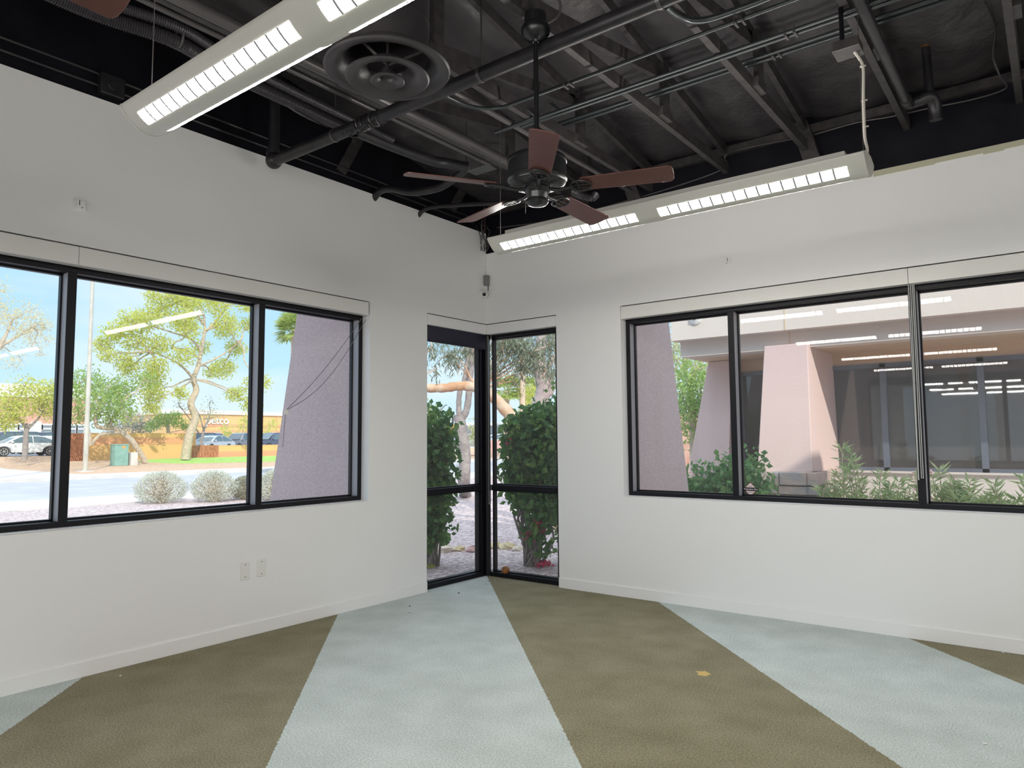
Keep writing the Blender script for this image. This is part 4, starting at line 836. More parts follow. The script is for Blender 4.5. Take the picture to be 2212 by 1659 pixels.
# small bright tree behind the wall
random.seed(6); X3 = -54
cl = [(hx(px, py, X3), (r*1.2, r, r*.6), n) for (px, py, r, n) in ((340, 915, 1.0, 420), (365, 908, 1.1, 480), (390, 915, 1.0, 420), (350, 900, .8, 300), (380, 898, .8, 300), (325, 924, .6, 160), (402, 924, .6, 160))]
tree('young_tree', 'small bright green round tree just behind the orange wall', 'tree', [hx(365, 960, X3), hx(364, 940, X3), hx(362, 915, X3)], (0.2, 0.12), [], cl, 0.16, L_GRN, BARK, None, 0.1, 8)
cl = [(hx(px, py, -60), (r*1.3, r, r*.7), n) for (px, py, r, n) in ((265, 918, 1.5, 380), (290, 908, 1.5, 380), (315, 916, 1.3, 320), (245, 925, 1.0, 200), (305, 930, 1.0, 200))]
tree('grey_shrub', 'wide grey-green scrub bush behind the orange wall, left of the bright round tree', 'bush', [hx(285, 978, -60), hx(285, 940, -60), hx(287, 925, -60)], (0.15, 0.08), [], cl, 0.22, L_GREY, BARKG, None, 0.1, 9)
cl = [(hx(px, py, -52), (r*1.3, r, r*.8), n) for (px, py, r, n) in ((450, 890, 1.0, 90), (470, 900, .9, 90), (395, 885, .9, 36), (385, 870, .8, 26), (455, 868, .8, 40), (440, 905, .8, 80))]
tree('bare_tree', 'nearly bare twiggy tree behind the curving pale trunk', 'tree', [hx(430, 988, -52), hx(440, 930, -52), hx(452, 905, -52)], (0.13, 0.07), [([hx(432, 940, -52), hx(410, 905, -52), hx(388, 878, -52)], .07, .02), ([hx(440, 930, -52), hx(430, 895, -52), hx(410, 862, -52)], .06, .02)], cl, 0.16, L_PALE, BARKG, None, 0.1, 10, twig=0.03)
for (a, lab, sd) in (([(486, 930, .8, 150), (478, 945, .6, 90), (497, 942, .6, 90)], 'spindly young tree among the parked cars before the far orange building', 12), ([(525, 920, .9, 150), (535, 905, .9, 130), (520, 940, .6, 70)], 'second spindly tree before the far orange building, by the right mullion', 13), ([(578, 930, .9, 170), (590, 915, .8, 120), (572, 945, .6, 80)], 'yellowish tree seen before the far orange building, left of the stucco pier', 14)):
    random.seed(sd); X4 = -70; cl = [(hx(px, py, X4), r*1.2, n) for (px, py, r, n) in a]; p = a[0]
    tree('young_tree', lab, 'tree', [hx(p[0], 975, X4), hx(p[0]+2, 950, X4), hx(p[0], 935, X4)], (0.10, 0.05), [], cl, 0.26, L_YEL, BARK, 'young trees in the far parking lot', 0.1, sd)
# trees at the left edge
random.seed(31); X5 = -30
br = [([hx(0, 748, X5), hx(12, 725, X5), hx(28, 690, X5)], .10, .03), ([hx(0, 748, X5), hx(35, 728, X5), hx(70, 706, X5)], .08, .02), ([hx(-20, 770, X5), hx(-30, 720, X5), hx(-25, 660, X5)], .12, .05)]
cl = [(hx(px, py, X5)+Vector((random.uniform(-1, 1), 0, 0)), (r*1.2, r, r*.8), n) for (px, py, r, n) in ((5, 655, .9, 420), (-30, 640, 1.0, 300), (25, 680, .7, 260), (55, 675, .7, 240), (90, 690, .7, 250), (110, 700, .5, 180), (75, 715, .6, 180), (40, 720, .6, 170), (15, 740, .6, 150), (60, 745, .5, 90), (95, 735, .5, 90), (100, 760, .4, 50), (20, 700, .6, 160), (0, 620, .7, 200), (45, 770, .5, 70), (10, 790, .5, 90), (-20, 700, .8, 200))]
tree('autumn_tree', 'sparse yellowish tree with fine pale branches at the far left edge of the left window', 'tree', [hx(-80, 1010, X5), hx(-70, 930, X5), hx(-45, 840, X5), hx(-20, 770, X5), hx(0, 748, X5)], (0.2, 0.1), br, cl, 0.095, leaf_mat('yellow_white_leaves', (0.62, 0.56, 0.30), (0.74, 0.66, 0.38), (0.80, 0.76, 0.60)), BARK, None, 0.2, 32, twig=0.018)
random.seed(33); X6 = -46
cl = [(hx(px, py, X6)+Vector((random.uniform(-1, 1), 0, 0)), (r*1.2, r, r*.8), n) for (px, py, r, n) in ((15, 870, 1.5, 620), (40, 885, 1.2, 480), (-15, 880, 1.4, 400), (30, 905, .9, 300), (0, 915, .8, 260), (65, 850, 1.3, 420), (95, 845, 1.2, 380), (110, 870, 1.1, 340), (85, 880, 1.0, 260), (50, 835, 1.0, 260), (120, 895, .8, 200))]
tree('parking_tree', 'round yellow and green tree standing in front of the white sedan', 'tree', [hx(53, 993, X6), hx(55, 960, X6), hx(57, 930, X6), hx(60, 915, X6)], (0.17, 0.13), [([hx(60, 925, X6), hx(75, 912, X6), hx(92, 893, X6)], .10, .04), ([hx(58, 925, X6), hx(40, 905, X6), hx(22, 885, X6)], .09, .04)], cl, 0.18, L_YEL, BARKG, None, 0.1, 34)

# clipped round sage bushes by the sidewalk
def round_bush(px, pyb, w, h, label, seed, mt=L_SAGE, X=None):
    c = ghit(px, pyb); random.seed(seed); t = thing('round_bush', label, 'bush', c, 'clipped silver bushes by the sidewalk')
    m = MB()
    for i in range(150):
        a = random.uniform(0, 2*PI); e_ = random.uniform(0.25, 1.45); d = Vector((math.cos(a)*math.cos(e_), math.sin(a)*math.cos(e_), math.sin(e_)))
        q = c+Vector((d.x*w*0.48, d.y*w*0.48, h*0.2+d.z*h*0.72)); m.tube([c+Vector((random.uniform(-.12, .12), random.uniform(-.12, .12), 0)), c.lerp(q, .55)+Vector((0, 0, .02)), q], [0.010, 0.007, 0.004], 4)
    m.build('stems', BARK, t)
    m = MB()
    for i in range(6500):
        u = rnd_unit(); k = 0.78+0.26*random.random(); sq = 1.12 if u.z < 0.3 else 1.0
        p = c+Vector((u.x*w*0.5*k*sq, u.y*w*0.5*k*sq, h*0.47+u.z*h*0.53*k)); 
        if p.z < c.z+0.03: continue
        m.leaf(p, rnd_unit()+Vector((0, 0, .5)), 0.018, random.uniform(.03, .055), rnd_unit())
    m.build('foliage', mt, t); return t
round_bush(347, 1086, 1.16, 0.80, 'round clipped silvery bush by the sidewalk, the left of the pair', 41)
round_bush(462, 1083, 1.05, 0.80, 'round clipped silvery bush by the sidewalk, the right of the pair', 42)
round_bush(530, 1078, 0.75, 0.62, 'smaller dull silvery bush beside the right round bush, partly behind the mullion', 43, L_GREY)
round_bush(592, 1080, 0.8, 0.8, 'silvery bush peeking out beside the stucco pier in the left window', 44)
# street lamp
lp = hx(184, 1017, -37); lp.z = prof(-37)
t = thing('street_lamp', 'tall pale street lamp post in front of the left window trees', 'street lamp', lp)
MB().tube([lp, (lp.x, lp.y, 10.35)], [0.13, 0.09], 12).build('post', mat('pale_galvanised_steel', (0.50, 0.47, 0.40), 0.5, vary=(2, (0.56, 0.54, 0.48), .4, .6)), t, smooth=True)
MB().box((lp.x-.32, lp.y-.32, lp.z-.02), (lp.x+.32, lp.y+.32, lp.z+.05)).build('base_plate', CONC, t, bevel=0.01)
MB().tube(smooth_path([(lp.x, lp.y+.05, 10.3), (lp.x+.3, lp.y+.25, 10.9), (lp.x+1.3, lp.y+.5, 11.4), (lp.x+2.4, lp.y+.6, 11.55)]), 0.045, 8).build('arm', PIPEL, t, smooth=True)
MB().box((lp.x+2.3, lp.y+.45, 11.45), (lp.x+3.0, lp.y+.75, 11.6)).build('lamp_head', PIPEL, t, bevel=0.03)
# utility box and slab
ub = hx(257, 1006, -44); ub.z = prof(-44)
t = thing('utility_box', 'green metal utility cabinet on the gravel across the street', 'utility box', ub)
GBOX = mat('green_cabinet_paint', (0.20, 0.38, 0.33), 0.5, vary=(3, (0.25, 0.44, 0.38), .4, .6))
MB().box((ub.x-.35, ub.y-.42, ub.z), (ub.x+.35, ub.y+.42, ub.z+1.36)).build('cabinet', GBOX, t, bevel=0.02)
MB().box((ub.x-.38, ub.y-.45, ub.z+1.33), (ub.x+.38, ub.y+.45, ub.z+1.40)).build('lid', GBOX, t, bevel=0.01)
MB().box((ub.x+.35, ub.y+.02, ub.z+1.12), (ub.x+.356, ub.y+.20, ub.z+1.28)).build('warning_label', mat('orange_label', (0.80, 0.36, 0.08), 0.5), t)
tag(MB().box((ub.x-.3, ub.y+.60, ub.z-.02), (ub.x+.3, ub.y+1.05, ub.z+.85)).build('meter_pedestal', CONC, bevel=0.02), 'small pale pedestal right beside the green utility cabinet', 'pedestal')
# orange block walls and rusty panels
OR1 = mat('orange_block_wall', (0.76, 0.47, 0.20), 0.85, bump=(8, 0.2, 0.02)); OR2 = mat('salmon_block_band', (0.72, 0.36, 0.20), 0.85)
RUST = mat('rusty_steel_panel', (0.36, 0.13, 0.065), 0.8, vary=(5, (0.48, 0.20, 0.10), .4, .6))
def ywall(name, label, a, b_, X, z1, band, cat='wall'):
    t = thing(name, label, cat, (X, a, prof(X)-0.1))
    MB().box((X-.2, a, prof(X)-.2), (X, b_, z1)).build('blocks', OR1, t)
    if band: MB().box((X, a, band[0]), (X+.012, b_, band[1])).build('band', OR2, t)
    MB().box((X-.22, a, z1), (X+.02, b_, z1+.05)).build('cap', OR1, t)
    return t
XW = -50.0
ywall('garden_wall', 'high orange block wall across the street, left of the curving trunk', hx(187, 960, XW).y, hx(423, 960, XW).y, XW, hx(300, 937, XW).z, (hx(300, 960, XW).z, hx(300, 945, XW).z))
ywall('low_wall', 'low orange wall in front of the parked cars, right of the curving trunk', hx(471, 970, XW).y, hx(680, 970, XW).y, XW, hx(500, 963, XW).z, (prof(XW), hx(500, 975, XW).z))
def panel(label, p0, p1, z1):
    t = thing('rusty_panel', label, 'panel', (XW+.1, p0, prof(XW)), 'rusty steel panels on the orange walls')
    MB().box((XW+.03, p0, prof(XW)-.1), (XW+.09, p1, z1)).build('sheet', RUST, t)
    m = MB(); n = 9
    for k in range(n):
        y = p0+(p1-p0)*(k+.5)/n; m.tube([(XW+.11, y, prof(XW)+.05), (XW+.13, y+.05, prof(XW)+.3), (XW+.12, y-.04, prof(XW)+.5)], .02, 5)
    m.build('cut_out_grass_shapes', OR2, t)
panel('tall rusty steel panel at the left end of the orange wall by the lamp post', hx(150, 960, XW).y, hx(188, 960, XW).y, hx(170, 936, XW).z)
panel('low rusty steel panel between the curving trunk and the low wall', hx(415, 970, XW).y, hx(471, 970, XW).y, hx(440, 962, XW).z)
# ------------------------------------------------------------------ cars
TYRE = mat('tyre_rubber', (0.03, 0.03, 0.032), 0.8); RIM = mat('wheel_alloy', (0.55, 0.56, 0.58), 0.3, metal=0.6); CGL = mat('car_glass', (0.10, 0.15, 0.18), 0.08, spec=0.8)
def make_car(label, paint, suv=False, group='parked cars across the street'):
    t = thing('car', label, 'car', (0, 0, 0), group)
    Lh, hgt = 2.35, (1.72 if suv else 1.42); belt = 0.98 if suv else 0.88
    body = [(-Lh, .32), (-Lh+.05, .62), (-Lh+.18, belt-.06), (-1.35, belt), (1.9, belt), (Lh-.03, belt-.08), (Lh, .60), (Lh-.05, .30), (1.80, .24), (1.74, .48), (1.58, .62), (1.35, .68), (1.12, .62), (.96, .48), (.90, .24), (-.95, .24), (-1.01, .48), (-1.17, .62), (-1.40, .68), (-1.63, .62), (-1.79, .48), (-1.85, .24)]
    m = MB(); wv = 0.86
    m.prism([(a, -wv, z) for a, z in body], (0, 2*wv, 0)); m.build('body', paint, t, bevel=0.05)
    if suv: gh = [(-1.25, belt), (-.55, hgt-.06), (-.2, hgt), (1.75, hgt), (2.1, hgt-.1), (2.25, belt)]
    else: gh = [(-1.45, belt), (-.55, hgt-.07), (-.2, hgt), (.7, hgt-.01), (1.15, hgt-.09), (2.0, belt+.06), (2.0, belt)]
    rf = MB(); n = len(gh)
    vin = [(a, -wv*(1 if z < belt+.1 else .76), z) for a, z in gh]+[(a, wv*(1 if z < belt+.1 else .76), z) for a, z in gh]
    rf.add(vin, [tuple(range(n))[::-1], tuple(range(n, 2*n))]+[(i, (i+1) % n, n+(i+1) % n, n+i) for i in range(n)]); rf.build('cabin', paint, t, bevel=0.03)
    cxm = sum(a for a, z in gh)/n
    for s in (-1, 1):
        ws = []
        for a, z in gh:
            zz = belt+.03+(z-belt)*0.84; aa = cxm+(a-cxm)*0.88; yw = wv*(1-(0.24*(zz-belt)/(hgt-belt)))+0.012; ws.append((aa, s*yw, zz))
        MB().add(ws, [tuple(range(n)) if s > 0 else tuple(range(n))[::-1]]).build('side_window', CGL, t)
        MB().bar((.32, s*(wv-.02), belt+.02), (.30, s*(wv*.80), hgt-.06), .05, .05).build('window_pillar', paint, t)
        MB().ball((-.95, s*(wv+.08), belt+.08), .10, 8, 6, (1, .8, .7)).build('side_mirror', paint, t)
        MB().box((-Lh-.0, s*.5-.18, .60), (-Lh+.08, s*.5+.18, .74)).build('headlight', mat('headlight_lens', (.8, .8, .8), .1), t)
    MB().add([(-1.38, -.72, belt+.06), (-1.38, .72, belt+.06), (-.60, .60, hgt-.10), (-.60, -.60, hgt-.10)], [(0, 1, 2, 3)]).build('windscreen', CGL, t)
    for a in (-1.40, 1.35):
        for s in (-1, 1):
            w_ = MB().lathe([(0.20, .06), (.30, .09), (.325, .06), (.325, -.12), (0, -.12)], (a, s*.80, .325), 20, (0, s, 0)).build('wheel', TYRE, t, smooth=True)
            mr = MB().lathe([(0, .07), (.05, .07), (.06, .05), (.05, .04)], (a, s*.80, .325), 12, (0, s, 0))
            for k in range(7):
                q = 2*PI*k/7; mr.bar((a+.03*math.cos(q), s*(.865), .325+.03*math.sin(q)), (a+.215*math.cos(q), s*.872, .325+.215*math.sin(q)), .03, .055, (0, 1, 0))
            mr.lathe([(.20, .075), (.235, .085), (.235, .04)], (a, s*.80, .325), 20, (0, s, 0)); mr.build('rim', RIM, w_)
    return t
CWH = mat('white_car_paint', (0.80, 0.83, 0.86), 0.2, coat=0.6); CBL = mat('dark_blue_car_paint', (0.06, 0.08, 0.14), 0.2, coat=0.6); CGR = mat('grey_car_paint', (0.28, 0.30, 0.34), 0.2, coat=0.6); CSV = mat('silver_car_paint', (0.50, 0.55, 0.60), 0.2, coat=0.6)
def place(o, px, X, rz, z=None):
    p = hx(px, 975, X); o.location = (X, p.y, prof(X) if z is None else z); o.rotation_euler = (0, 0, rz); return o
car = make_car('white sedan parked behind the round yellow tree at far left', CWH); place(car, 50, -52.4, -PI/2 if False else PI/2)
suv = make_car('dark blue sport utility vehicle behind the white sedan', CBL, True); place(suv, 12, -57.5, PI/2)
c2 = make_car('silver sedan peeking over the rusty low panel', CSV); place(c2, 458, -55.0, PI/2+.5)
c3 = make_car('grey car parked under the orange building, right of the silver sedan', CGR, True); place(c3, 520, -60, PI/2+.4)
def cardup(src, px, X, rz, lab):
    o = dup(src, None, None, None, lab); place(o, px, X, rz); return o
cardup(suv, 428, -62, .6, 'dark vehicle half hidden behind the silver sedan by the curving trunk'); cardup(suv, 590, -58, PI/2+.2, 'dark vehicle beside the stucco pier in the left window')
cardup(car, 112, -59, PI/2+.5, 'white car behind the rear of the white sedan at the mullion'); cardup(suv, 78, -62, PI/2, 'dark roofed vehicle behind the white sedan, right of the tree trunk')
cardup(c3, 545, -64, PI/2, 'grey car behind the mullion by the orange building')
# ------------------------------------------------------------------ far buildings
BRICK = mat('red_brick_face', (0.58, 0.30, 0.22), 0.85, vary=(2, (0.66, 0.40, 0.30), .4, .6)); CREAM = mat('cream_parapet', (0.80, 0.74, 0.66), 0.8); SHOPG = mat('shop_glass', (0.24, 0.28, 0.30), 0.15, spec=0.6); WFR = mat('white_shop_frame', (0.80, 0.80, 0.80), 0.5)
XS = -76
t = thing('shop_building', 'long brick shop building with white framed windows at the far left', 'building', (XS-8, hx(40, 900, XS).y, .6))
ya, yb = hx(-200, 900, XS).y, hx(190, 900, XS).y
MB().box((XS-14, ya, .3), (XS, yb, hx(60, 858, XS).z)).build('wall', BRICK, t)
MB().box((XS-14.3, ya, hx(60, 858, XS).z), (XS+.3, yb, hx(60, 831, XS).z)).build('parapet', CREAM, t)
zt, zb_ = hx(60, 917, XS).z, .6
for (a, b_) in ((-60, 12), (12, 39), (39, 64), (78, 90), (90, 112), (112, 134), (146, 165), (165, 182)):
    w_ = MB().box((XS, hx(a, 930, XS).y+.06, zb_), (XS+.05, hx(b_, 930, XS).y-.06, zt)).build('shop_window', SHOPG, t)
    m = MB(); y0_, y1_ = hx(a, 930, XS).y, hx(b_, 930, XS).y; zc = hx(60, 926, XS).z
    m.box((XS, y0_-.06, zb_), (XS+.12, y0_+.08, zt)).box((XS, y1_-.08, zb_), (XS+.12, y1_+.06, zt)).box((XS, y0_, zt-.08), (XS+.12, y1_, zt+.1)).box((XS, y0_, zc-.07), (XS+.12, y1_, zc+.07)); m.build('window_frame', WFR, w_)
MB().box((XS, hx(66, 930, XS).y, zb_), (XS+.8, hx(70, 930, XS).y+.5, zt+.3)).build('white_column', WFR, t)
SG = mat('lime_sign_face', (0.50, 0.66, 0.26), 0.5); SO = mat('orange_sign_face', (0.86, 0.30, 0.08), 0.5)
y0_, y1_ = hx(14, 930, XS).y, hx(37, 930, XS).y; z1_, z0_ = hx(25, 927, XS).z, hx(25, 941, XS).z
s1 = MB().box((XS+.06, y0_, z0_), (XS+.13, y1_, z1_)).build('green_window_sign', SG, t)
text("ANDREW'S", .42, (XS+.15, (y0_+y1_)/2, z0_+(z1_-z0_)*.68), PI/2, PI/2, WFR, s1, ext=.01); text('CATERING', .42, (XS+.15, (y0_+y1_)/2, z0_+(z1_-z0_)*.30), PI/2, PI/2, WFR, s1, ext=.01)
y0_, y1_ = hx(77, 930, XS).y, hx(89.5, 930, XS).y; z1_, z0_ = hx(83, 926, XS).z, hx(83, 943, XS).z
s2 = MB().box((XS+.13, y0_, z0_), (XS+.18, y1_, z1_)).build('orange_window_sign', SO, t)
text('UP', .40, (XS+.2, y0_+.35, z0_+(z1_-z0_)*.70), PI/2, PI/2, WFR, s2, ext=.01); text('NOW', .40, (XS+.2, y0_+.55, z0_+(z1_-z0_)*.40), PI/2, PI/2, WFR, s2, ext=.01)
XQ = -120
t = thing('store_building', 'wide orange store building beyond the parking lot, behind the curving trunk', 'building', (XQ-10, hx(500, 930, XQ).y, .7))
ya, yb = hx(375, 930, XQ).y, hx(760, 930, XQ).y; ztop = hx(500, 896, XQ).z
MB().box((XQ-20, ya, .3), (XQ, yb, ztop)).build('wall', OR1, t); MB().box((XQ-20.4, ya-.3, ztop), (XQ+.4, yb, ztop+.7)).build('cornice', CREAM, t)
MB().box((XQ, ya, hx(500, 922, XQ).z), (XQ+.1, yb, hx(500, 917, XQ).z)).build('band', OR2, t); MB().box((XQ, ya, .5), (XQ+.1, yb, hx(500, 930, XQ).z)).build('plinth_band', OR2, t)
for k, px in enumerate((440, 482, 597)): MB().box((XQ, hx(px, 930, XQ).y-.06, .6), (XQ+.12, hx(px, 930, XQ).y+.06, ztop)).build('wall_joint', OR2, t)
yc_ = hx(468, 909, XQ); text('petco', 2.0, (XQ+.3, yc_.y, yc_.z), PI/2, PI/2, WFR, t, 'store_lettering', .06)
# ------------------------------------------------------------------ stucco piers of this building beside the windows
def pier(s, label, d_top, d_bot, ztop=4.2):
    """battered pier standing out from the outer wall between corner window and strip window"""
    a0, a1 = 0.98, 1.5
    t = thing('stucco_pier', label, 'pier', ((-0.8, -1.24, -0.12) if s == 'L' else (1.24, 0.8, -0.12)), 'battered stucco piers outside the windows')
    def P(a, d, z): return (-d, -a, z) if s == 'L' else (a, d, z)
    z0, zT = -0.15, ztop; sl = (d_bot-d_top)/(2.87-0.84)
    db, dt_ = d_bot+sl*(0.84-z0), d_top-sl*(zT-2.87)
    m = MB(); vs_ = [P(a0, .225, z0), P(a1, .225, z0), P(a1, db, z0), P(a0, db, z0), P(a0, .225, zT), P(a1, .225, zT), P(a1-.0, dt_, zT), P(a0+.0, dt_, zT)]
    m.add(vs_, [(0, 3, 2, 1), (4, 5, 6, 7), (0, 1, 5, 4), (1, 2, 6, 5), (2, 3, 7, 6), (3, 0, 4, 7)]); m.build('shaft', STUCCOP, t)
    m = MB(); random.seed(17); z = z0
    while z < 0.80:
        h = random.uniform(.09, .17); h = min(h, .84-z); d = 0.24
        while d < d_bot+.16:
            w = random.uniform(.16, .36); q = random.uniform(.03, .06); m.box(P(a0-q, d, z+.006), P(a1+q, min(d+w-.01, d_bot+.16+q), z+h-.006)); d += w
        z += h
    m.build('stone_base', STONE, t, bevel=0.012); return t
STONE = mat('ledge_stone', (0.52, 0.41, 0.37), 0.85, vary=(4, (0.36, 0.35, 0.36), .45, .62), bump=(16, .7, .02))
pier('L', 'tall mauve stucco pier seen through the right pane of the left window', 1.275, 1.715); pier('R', 'tall mauve stucco pier at the left end of the right window', 1.341, 1.786)
# roof overhang of this building
tag(MB().box((-1.5, YB, 4.2), (-0.22, 0.2, 4.4)).box((-1.5, 0.2, 4.2), (XB+.5, 0.8, 4.4)).build('roof_overhang', FASCIA), 'cream roof overhang outside above the windows', 'overhang')
# ------------------------------------------------------------------ neighbouring wing seen through the right window
YF = 5.5
t = thing('neighbour_wing', 'neighbouring building wing with cream fascia and pink piers outside the right window', 'building', (5, YF+3, -0.12))
NFR = mat('blue_grey_window_frame', (0.13, 0.15, 0.20), 0.35, spec=0.6)
NGL = bpy.data.materials.new('dark_reflective_glass'); NGL.use_nodes = True
_t = NGL.node_tree; _t.nodes.clear(); _d = _t.nodes.new('ShaderNodeBsdfDiffuse'); _d.inputs[0].default_value = (.075, .066, .066, 1); _g = _t.nodes.new('ShaderNodeBsdfGlossy'); _g.inputs['Roughness'].default_value = .02
_x = _t.nodes.new('ShaderNodeMixShader'); _f = _t.nodes.new('ShaderNodeFresnel'); _f.inputs[0].default_value = 1.8; _t.links.new(_f.outputs[0], _x.inputs[0]); _t.links.new(_d.outputs[0], _x.inputs[1]); _t.links.new(_g.outputs[0], _x.inputs[2])
_o = _t.nodes.new('ShaderNodeOutputMaterial'); _t.links.new(_x.outputs[0], _o.inputs[0])
hy = lambda px, py, Y: hit(px, py, 'y', Y)
xl = hy(1546, 784, YF).x; XR = 14.0
zsill, zhead = 0.955, 2.515
MB().box((xl, YF, zhead), (XR, YF+6, 4.4)).box((xl, YF+.12, -.15), (XR, YF+.3, zhead)).build('wall', HEADER, t)
MB().box((xl, YF-.0, -.15), (XR, YF+.12, zsill)).box((xl, YF-.05, zsill-.02), (XR, YF+.0, zsill+.01)).build('sill_wall', mat('pale_grey_stucco', (.66, .62, .60), .85, bump=(60, .3, .008)), t)
MB().box((2.9, YF-.42, -.15), (XR, YF, 0.42)).build('planter_ledge', CREAM, t)
mul = [(2.03, 2.12), (hy(1905, 900, YF).x, hy(1918, 900, YF).x), (hy(2116, 900, YF).x, hy(2131, 900, YF).x), (5.4, 5.47), (6.7, 6.77), (8.0, 8.07)]
def nwin(a, b_, ms):
    w_ = MB().box((a, YF+.02, zsill), (b_, YF+.028, zhead)).build('pane', NGL, t)
    m = MB().box((a, YF-.03, zsill), (b_, YF+.05, zsill+.06)).box((a, YF-.03, zhead-.065), (b_, YF+.05, zhead)).box((a, YF-.03, zsill), (a+.06, YF+.05, zhead)).box((b_-.06, YF-.03, zsill), (b_, YF+.05, zhead))
    for q0, q1 in ms: m.box((q0, YF-.03, zsill), (q1, YF+.05, zhead))
    m.build('window_frame', NFR, w_)
nwin(mul[0][0], 9.5, mul[1:]); nwin(hy(1567, 830, YF).x, 1.95, [(hy(1600, 830, YF).x, hy(1606, 830, YF).x)])
# fascia in two steps and soffit
fxl = hy(1470, 760, 4.3).x; fxu = hy(1449, 700, 4.1).x
zf0, zf1 = hy(1470, 772, 4.3).z, hy(1469, 735, 4.1).z
MB().box((fxl, 4.30, zf0), (XR, 4.6, 3.4)).build('lower_fascia', FASCIA, t); MB().box((fxu, 4.10, zf1), (XR, 4.6, 5.0)).build('upper_fascia', FASCIA, t)
jx_ = hy(1695, 700, 4.1).x; MB().box((jx_-.008, 4.096, zf1), (jx_+.008, 4.12, 5.0)).box((jx_-.008, 4.296, zf0), (jx_+.008, 4.31, zf1)).build('control_joint', HEADER, t)
MB().box((fxl, 4.55, zf0+.004), (XR, YF+.3, zf0+.05)).build('soffit', HEADER, t)
MB().box((fxu, 4.6, 2.9), (XR, YF+8, 5.0)).build('upper_wall', FASCIA, t)
fc = hy(1503, 688, 4.1); fp = thing('wall_dome_camera', 'small white dome camera on the cream fascia outside the right window', 'security camera', fc)
MB().lathe([(0, .05), (.05, .045), (.095, .02), (.10, 0)], fc, 20, (0, -1, 0)).build('dome', WFR, fp, smooth=True); MB().ball(fc+Vector((0, -.045, 0)), .030, 12, 8).build('lens', BLACK, fp)
# pink battered piers
def npier(xa, xb, ya_, zt_, xa2, xb2, ya2, zb2, Yb, stone):
    m = MB(); vs_ = [(xa2, ya2, zb2), (xb2, ya2, zb2), (xb2, Yb, zb2), (xa2, Yb, zb2), (xa, ya_, zt_), (xb, ya_, zt_), (xb, Yb, zt_), (xa, Yb, zt_)]
    m.add(vs_, [(0, 3, 2, 1), (4, 5, 6, 7), (0, 1, 5, 4), (1, 2, 6, 5), (2, 3, 7, 6), (3, 0, 4, 7)]); pr = m.build('tapered_pier', PINK, t, bevel=.01)
    if stone:
        m = MB(); random.seed(23); z = -.15; top = zb2+.01
        while z < top-.02:
            h = random.uniform(.10, .17); h = min(h, top-z)
            if top-z-h < .05: h = top-z
            x = xa2-.07
            while x < xb2+.08:
                w = random.uniform(.14, .42); q = random.uniform(.05, .09); x1_ = min(x+w, xb2+.08); m.box((x+.006, ya2-q, z+.006), (x1_-.006, ya2+.2, z+h-.006)); x += w
            y = ya2-.05
            while y < Yb-.05:
                w = random.uniform(.14, .36); q = random.uniform(.05, .09); m.box((xb2-.1, y+.006, z+.006), (xb2+q, min(y+w, Yb)-.006, z+h-.006)); m.box((xa2-q, y+.006, z+.006), (xa2+.1, min(y+w, Yb)-.006, z+h-.006)); y += w
            z += h
        m.build('stone_base', STONE, pr, bevel=.014)
PINK = mat('pink_pier_stucco', (0.72, 0.56, 0.54), 0.8, bump=(60, .3, .008))
npier(1.633, 2.216, 4.18, 2.74, 1.52, 2.25, 4.05, .985, YF+.02, True)
a = hy(1530, 786, 5.2); b_ = hy(1548, 786, 5.2); c_ = hy(1487, 990, 5.0); d_ = hy(1560, 985, 5.0)
npier(a.x, b_.x+.25, 5.2, zf0, c_.x-.02, d_.x+.1, 5.0, .9, 6.6, False)
MB().box((c_.x-.06, 4.95, -.15), (d_.x+.1, 6.6, .9)).build('pier_foot', STONE, t)
# ------------------------------------------------------------------ plants outside the right window
def oleander(label, c, h, w, n, seed, pink=10):
    random.seed(seed); c = Vector(c); t = thing('oleander_bush', label, 'bush', c, 'oleander bushes outside the right window')
    st = MB(); lf = MB(); fl = MB()
    for k in range(n):
        a = random.uniform(0, 2*PI); rr = w*math.sqrt(random.random()); tip = c+Vector((rr*math.cos(a), rr*math.sin(a)*.7, h*random.uniform(.55, 1.0)*(1-.25*(rr/w)**2)))
        mid = c.lerp(tip, .6)+Vector((random.uniform(-.05, .05), random.uniform(-.05, .05), .05)); P_ = smooth_path([c+Vector((random.uniform(-.1, .1), random.uniform(-.1, .1), 0)), mid, tip], 6)
        st.tube(P_, [.012-.008*i/12 for i in range(13)], 5)
        for i in range(4, 13):
            p = P_[i]; ax_ = (P_[min(i+1, 12)]-P_[i-1]).normalized(); cnt = 5 if i > 8 else 3
            for j in range(cnt if i < 12 else 9):
                q = rnd_unit(); d = (q-ax_*q.dot(ax_)).normalized()+ax_*random.uniform(.1, 1.0)*(1.3 if i == 12 else 1); ln = random.uniform(.10, .17); lf.leaf(p, d, ln*.15, ln, rnd_unit())
        if k < pink:
            for j in range(14): fl.leaf(tip+rnd_unit()*.045+Vector((0, 0, .03)), rnd_unit()+Vector((0, 0, .4)), .028, .038, rnd_unit())
    st.build('stems', BARK, t); lf.build('foliage', L_OLE, t)
    if pink: fl.build('flowers', mat('pale_pink_petals', (.86, .58, .58), .6), t)
def oc(px, py, Y): p = hy(px, py, Y); return (p.x, Y, -.12)
oleander('tall oleander in front of the stone based pier in the right window', oc(1850, 1050, 3.6), 1.62, .30, 12, 51, 3)
oleander('leafy low oleander at the foot of the stone based pier', oc(1805, 1070, 3.4), 1.02, .42, 24, 52, 0)
oleander('oleander just left of the beaded chains in the right window', oc(1925, 1050, 3.5), 1.15, .30, 17, 53, 0)
oleander('biggest flowering oleander right of the beaded chains', oc(2040, 1050, 3.4), 1.20, .55, 52, 54, 16)
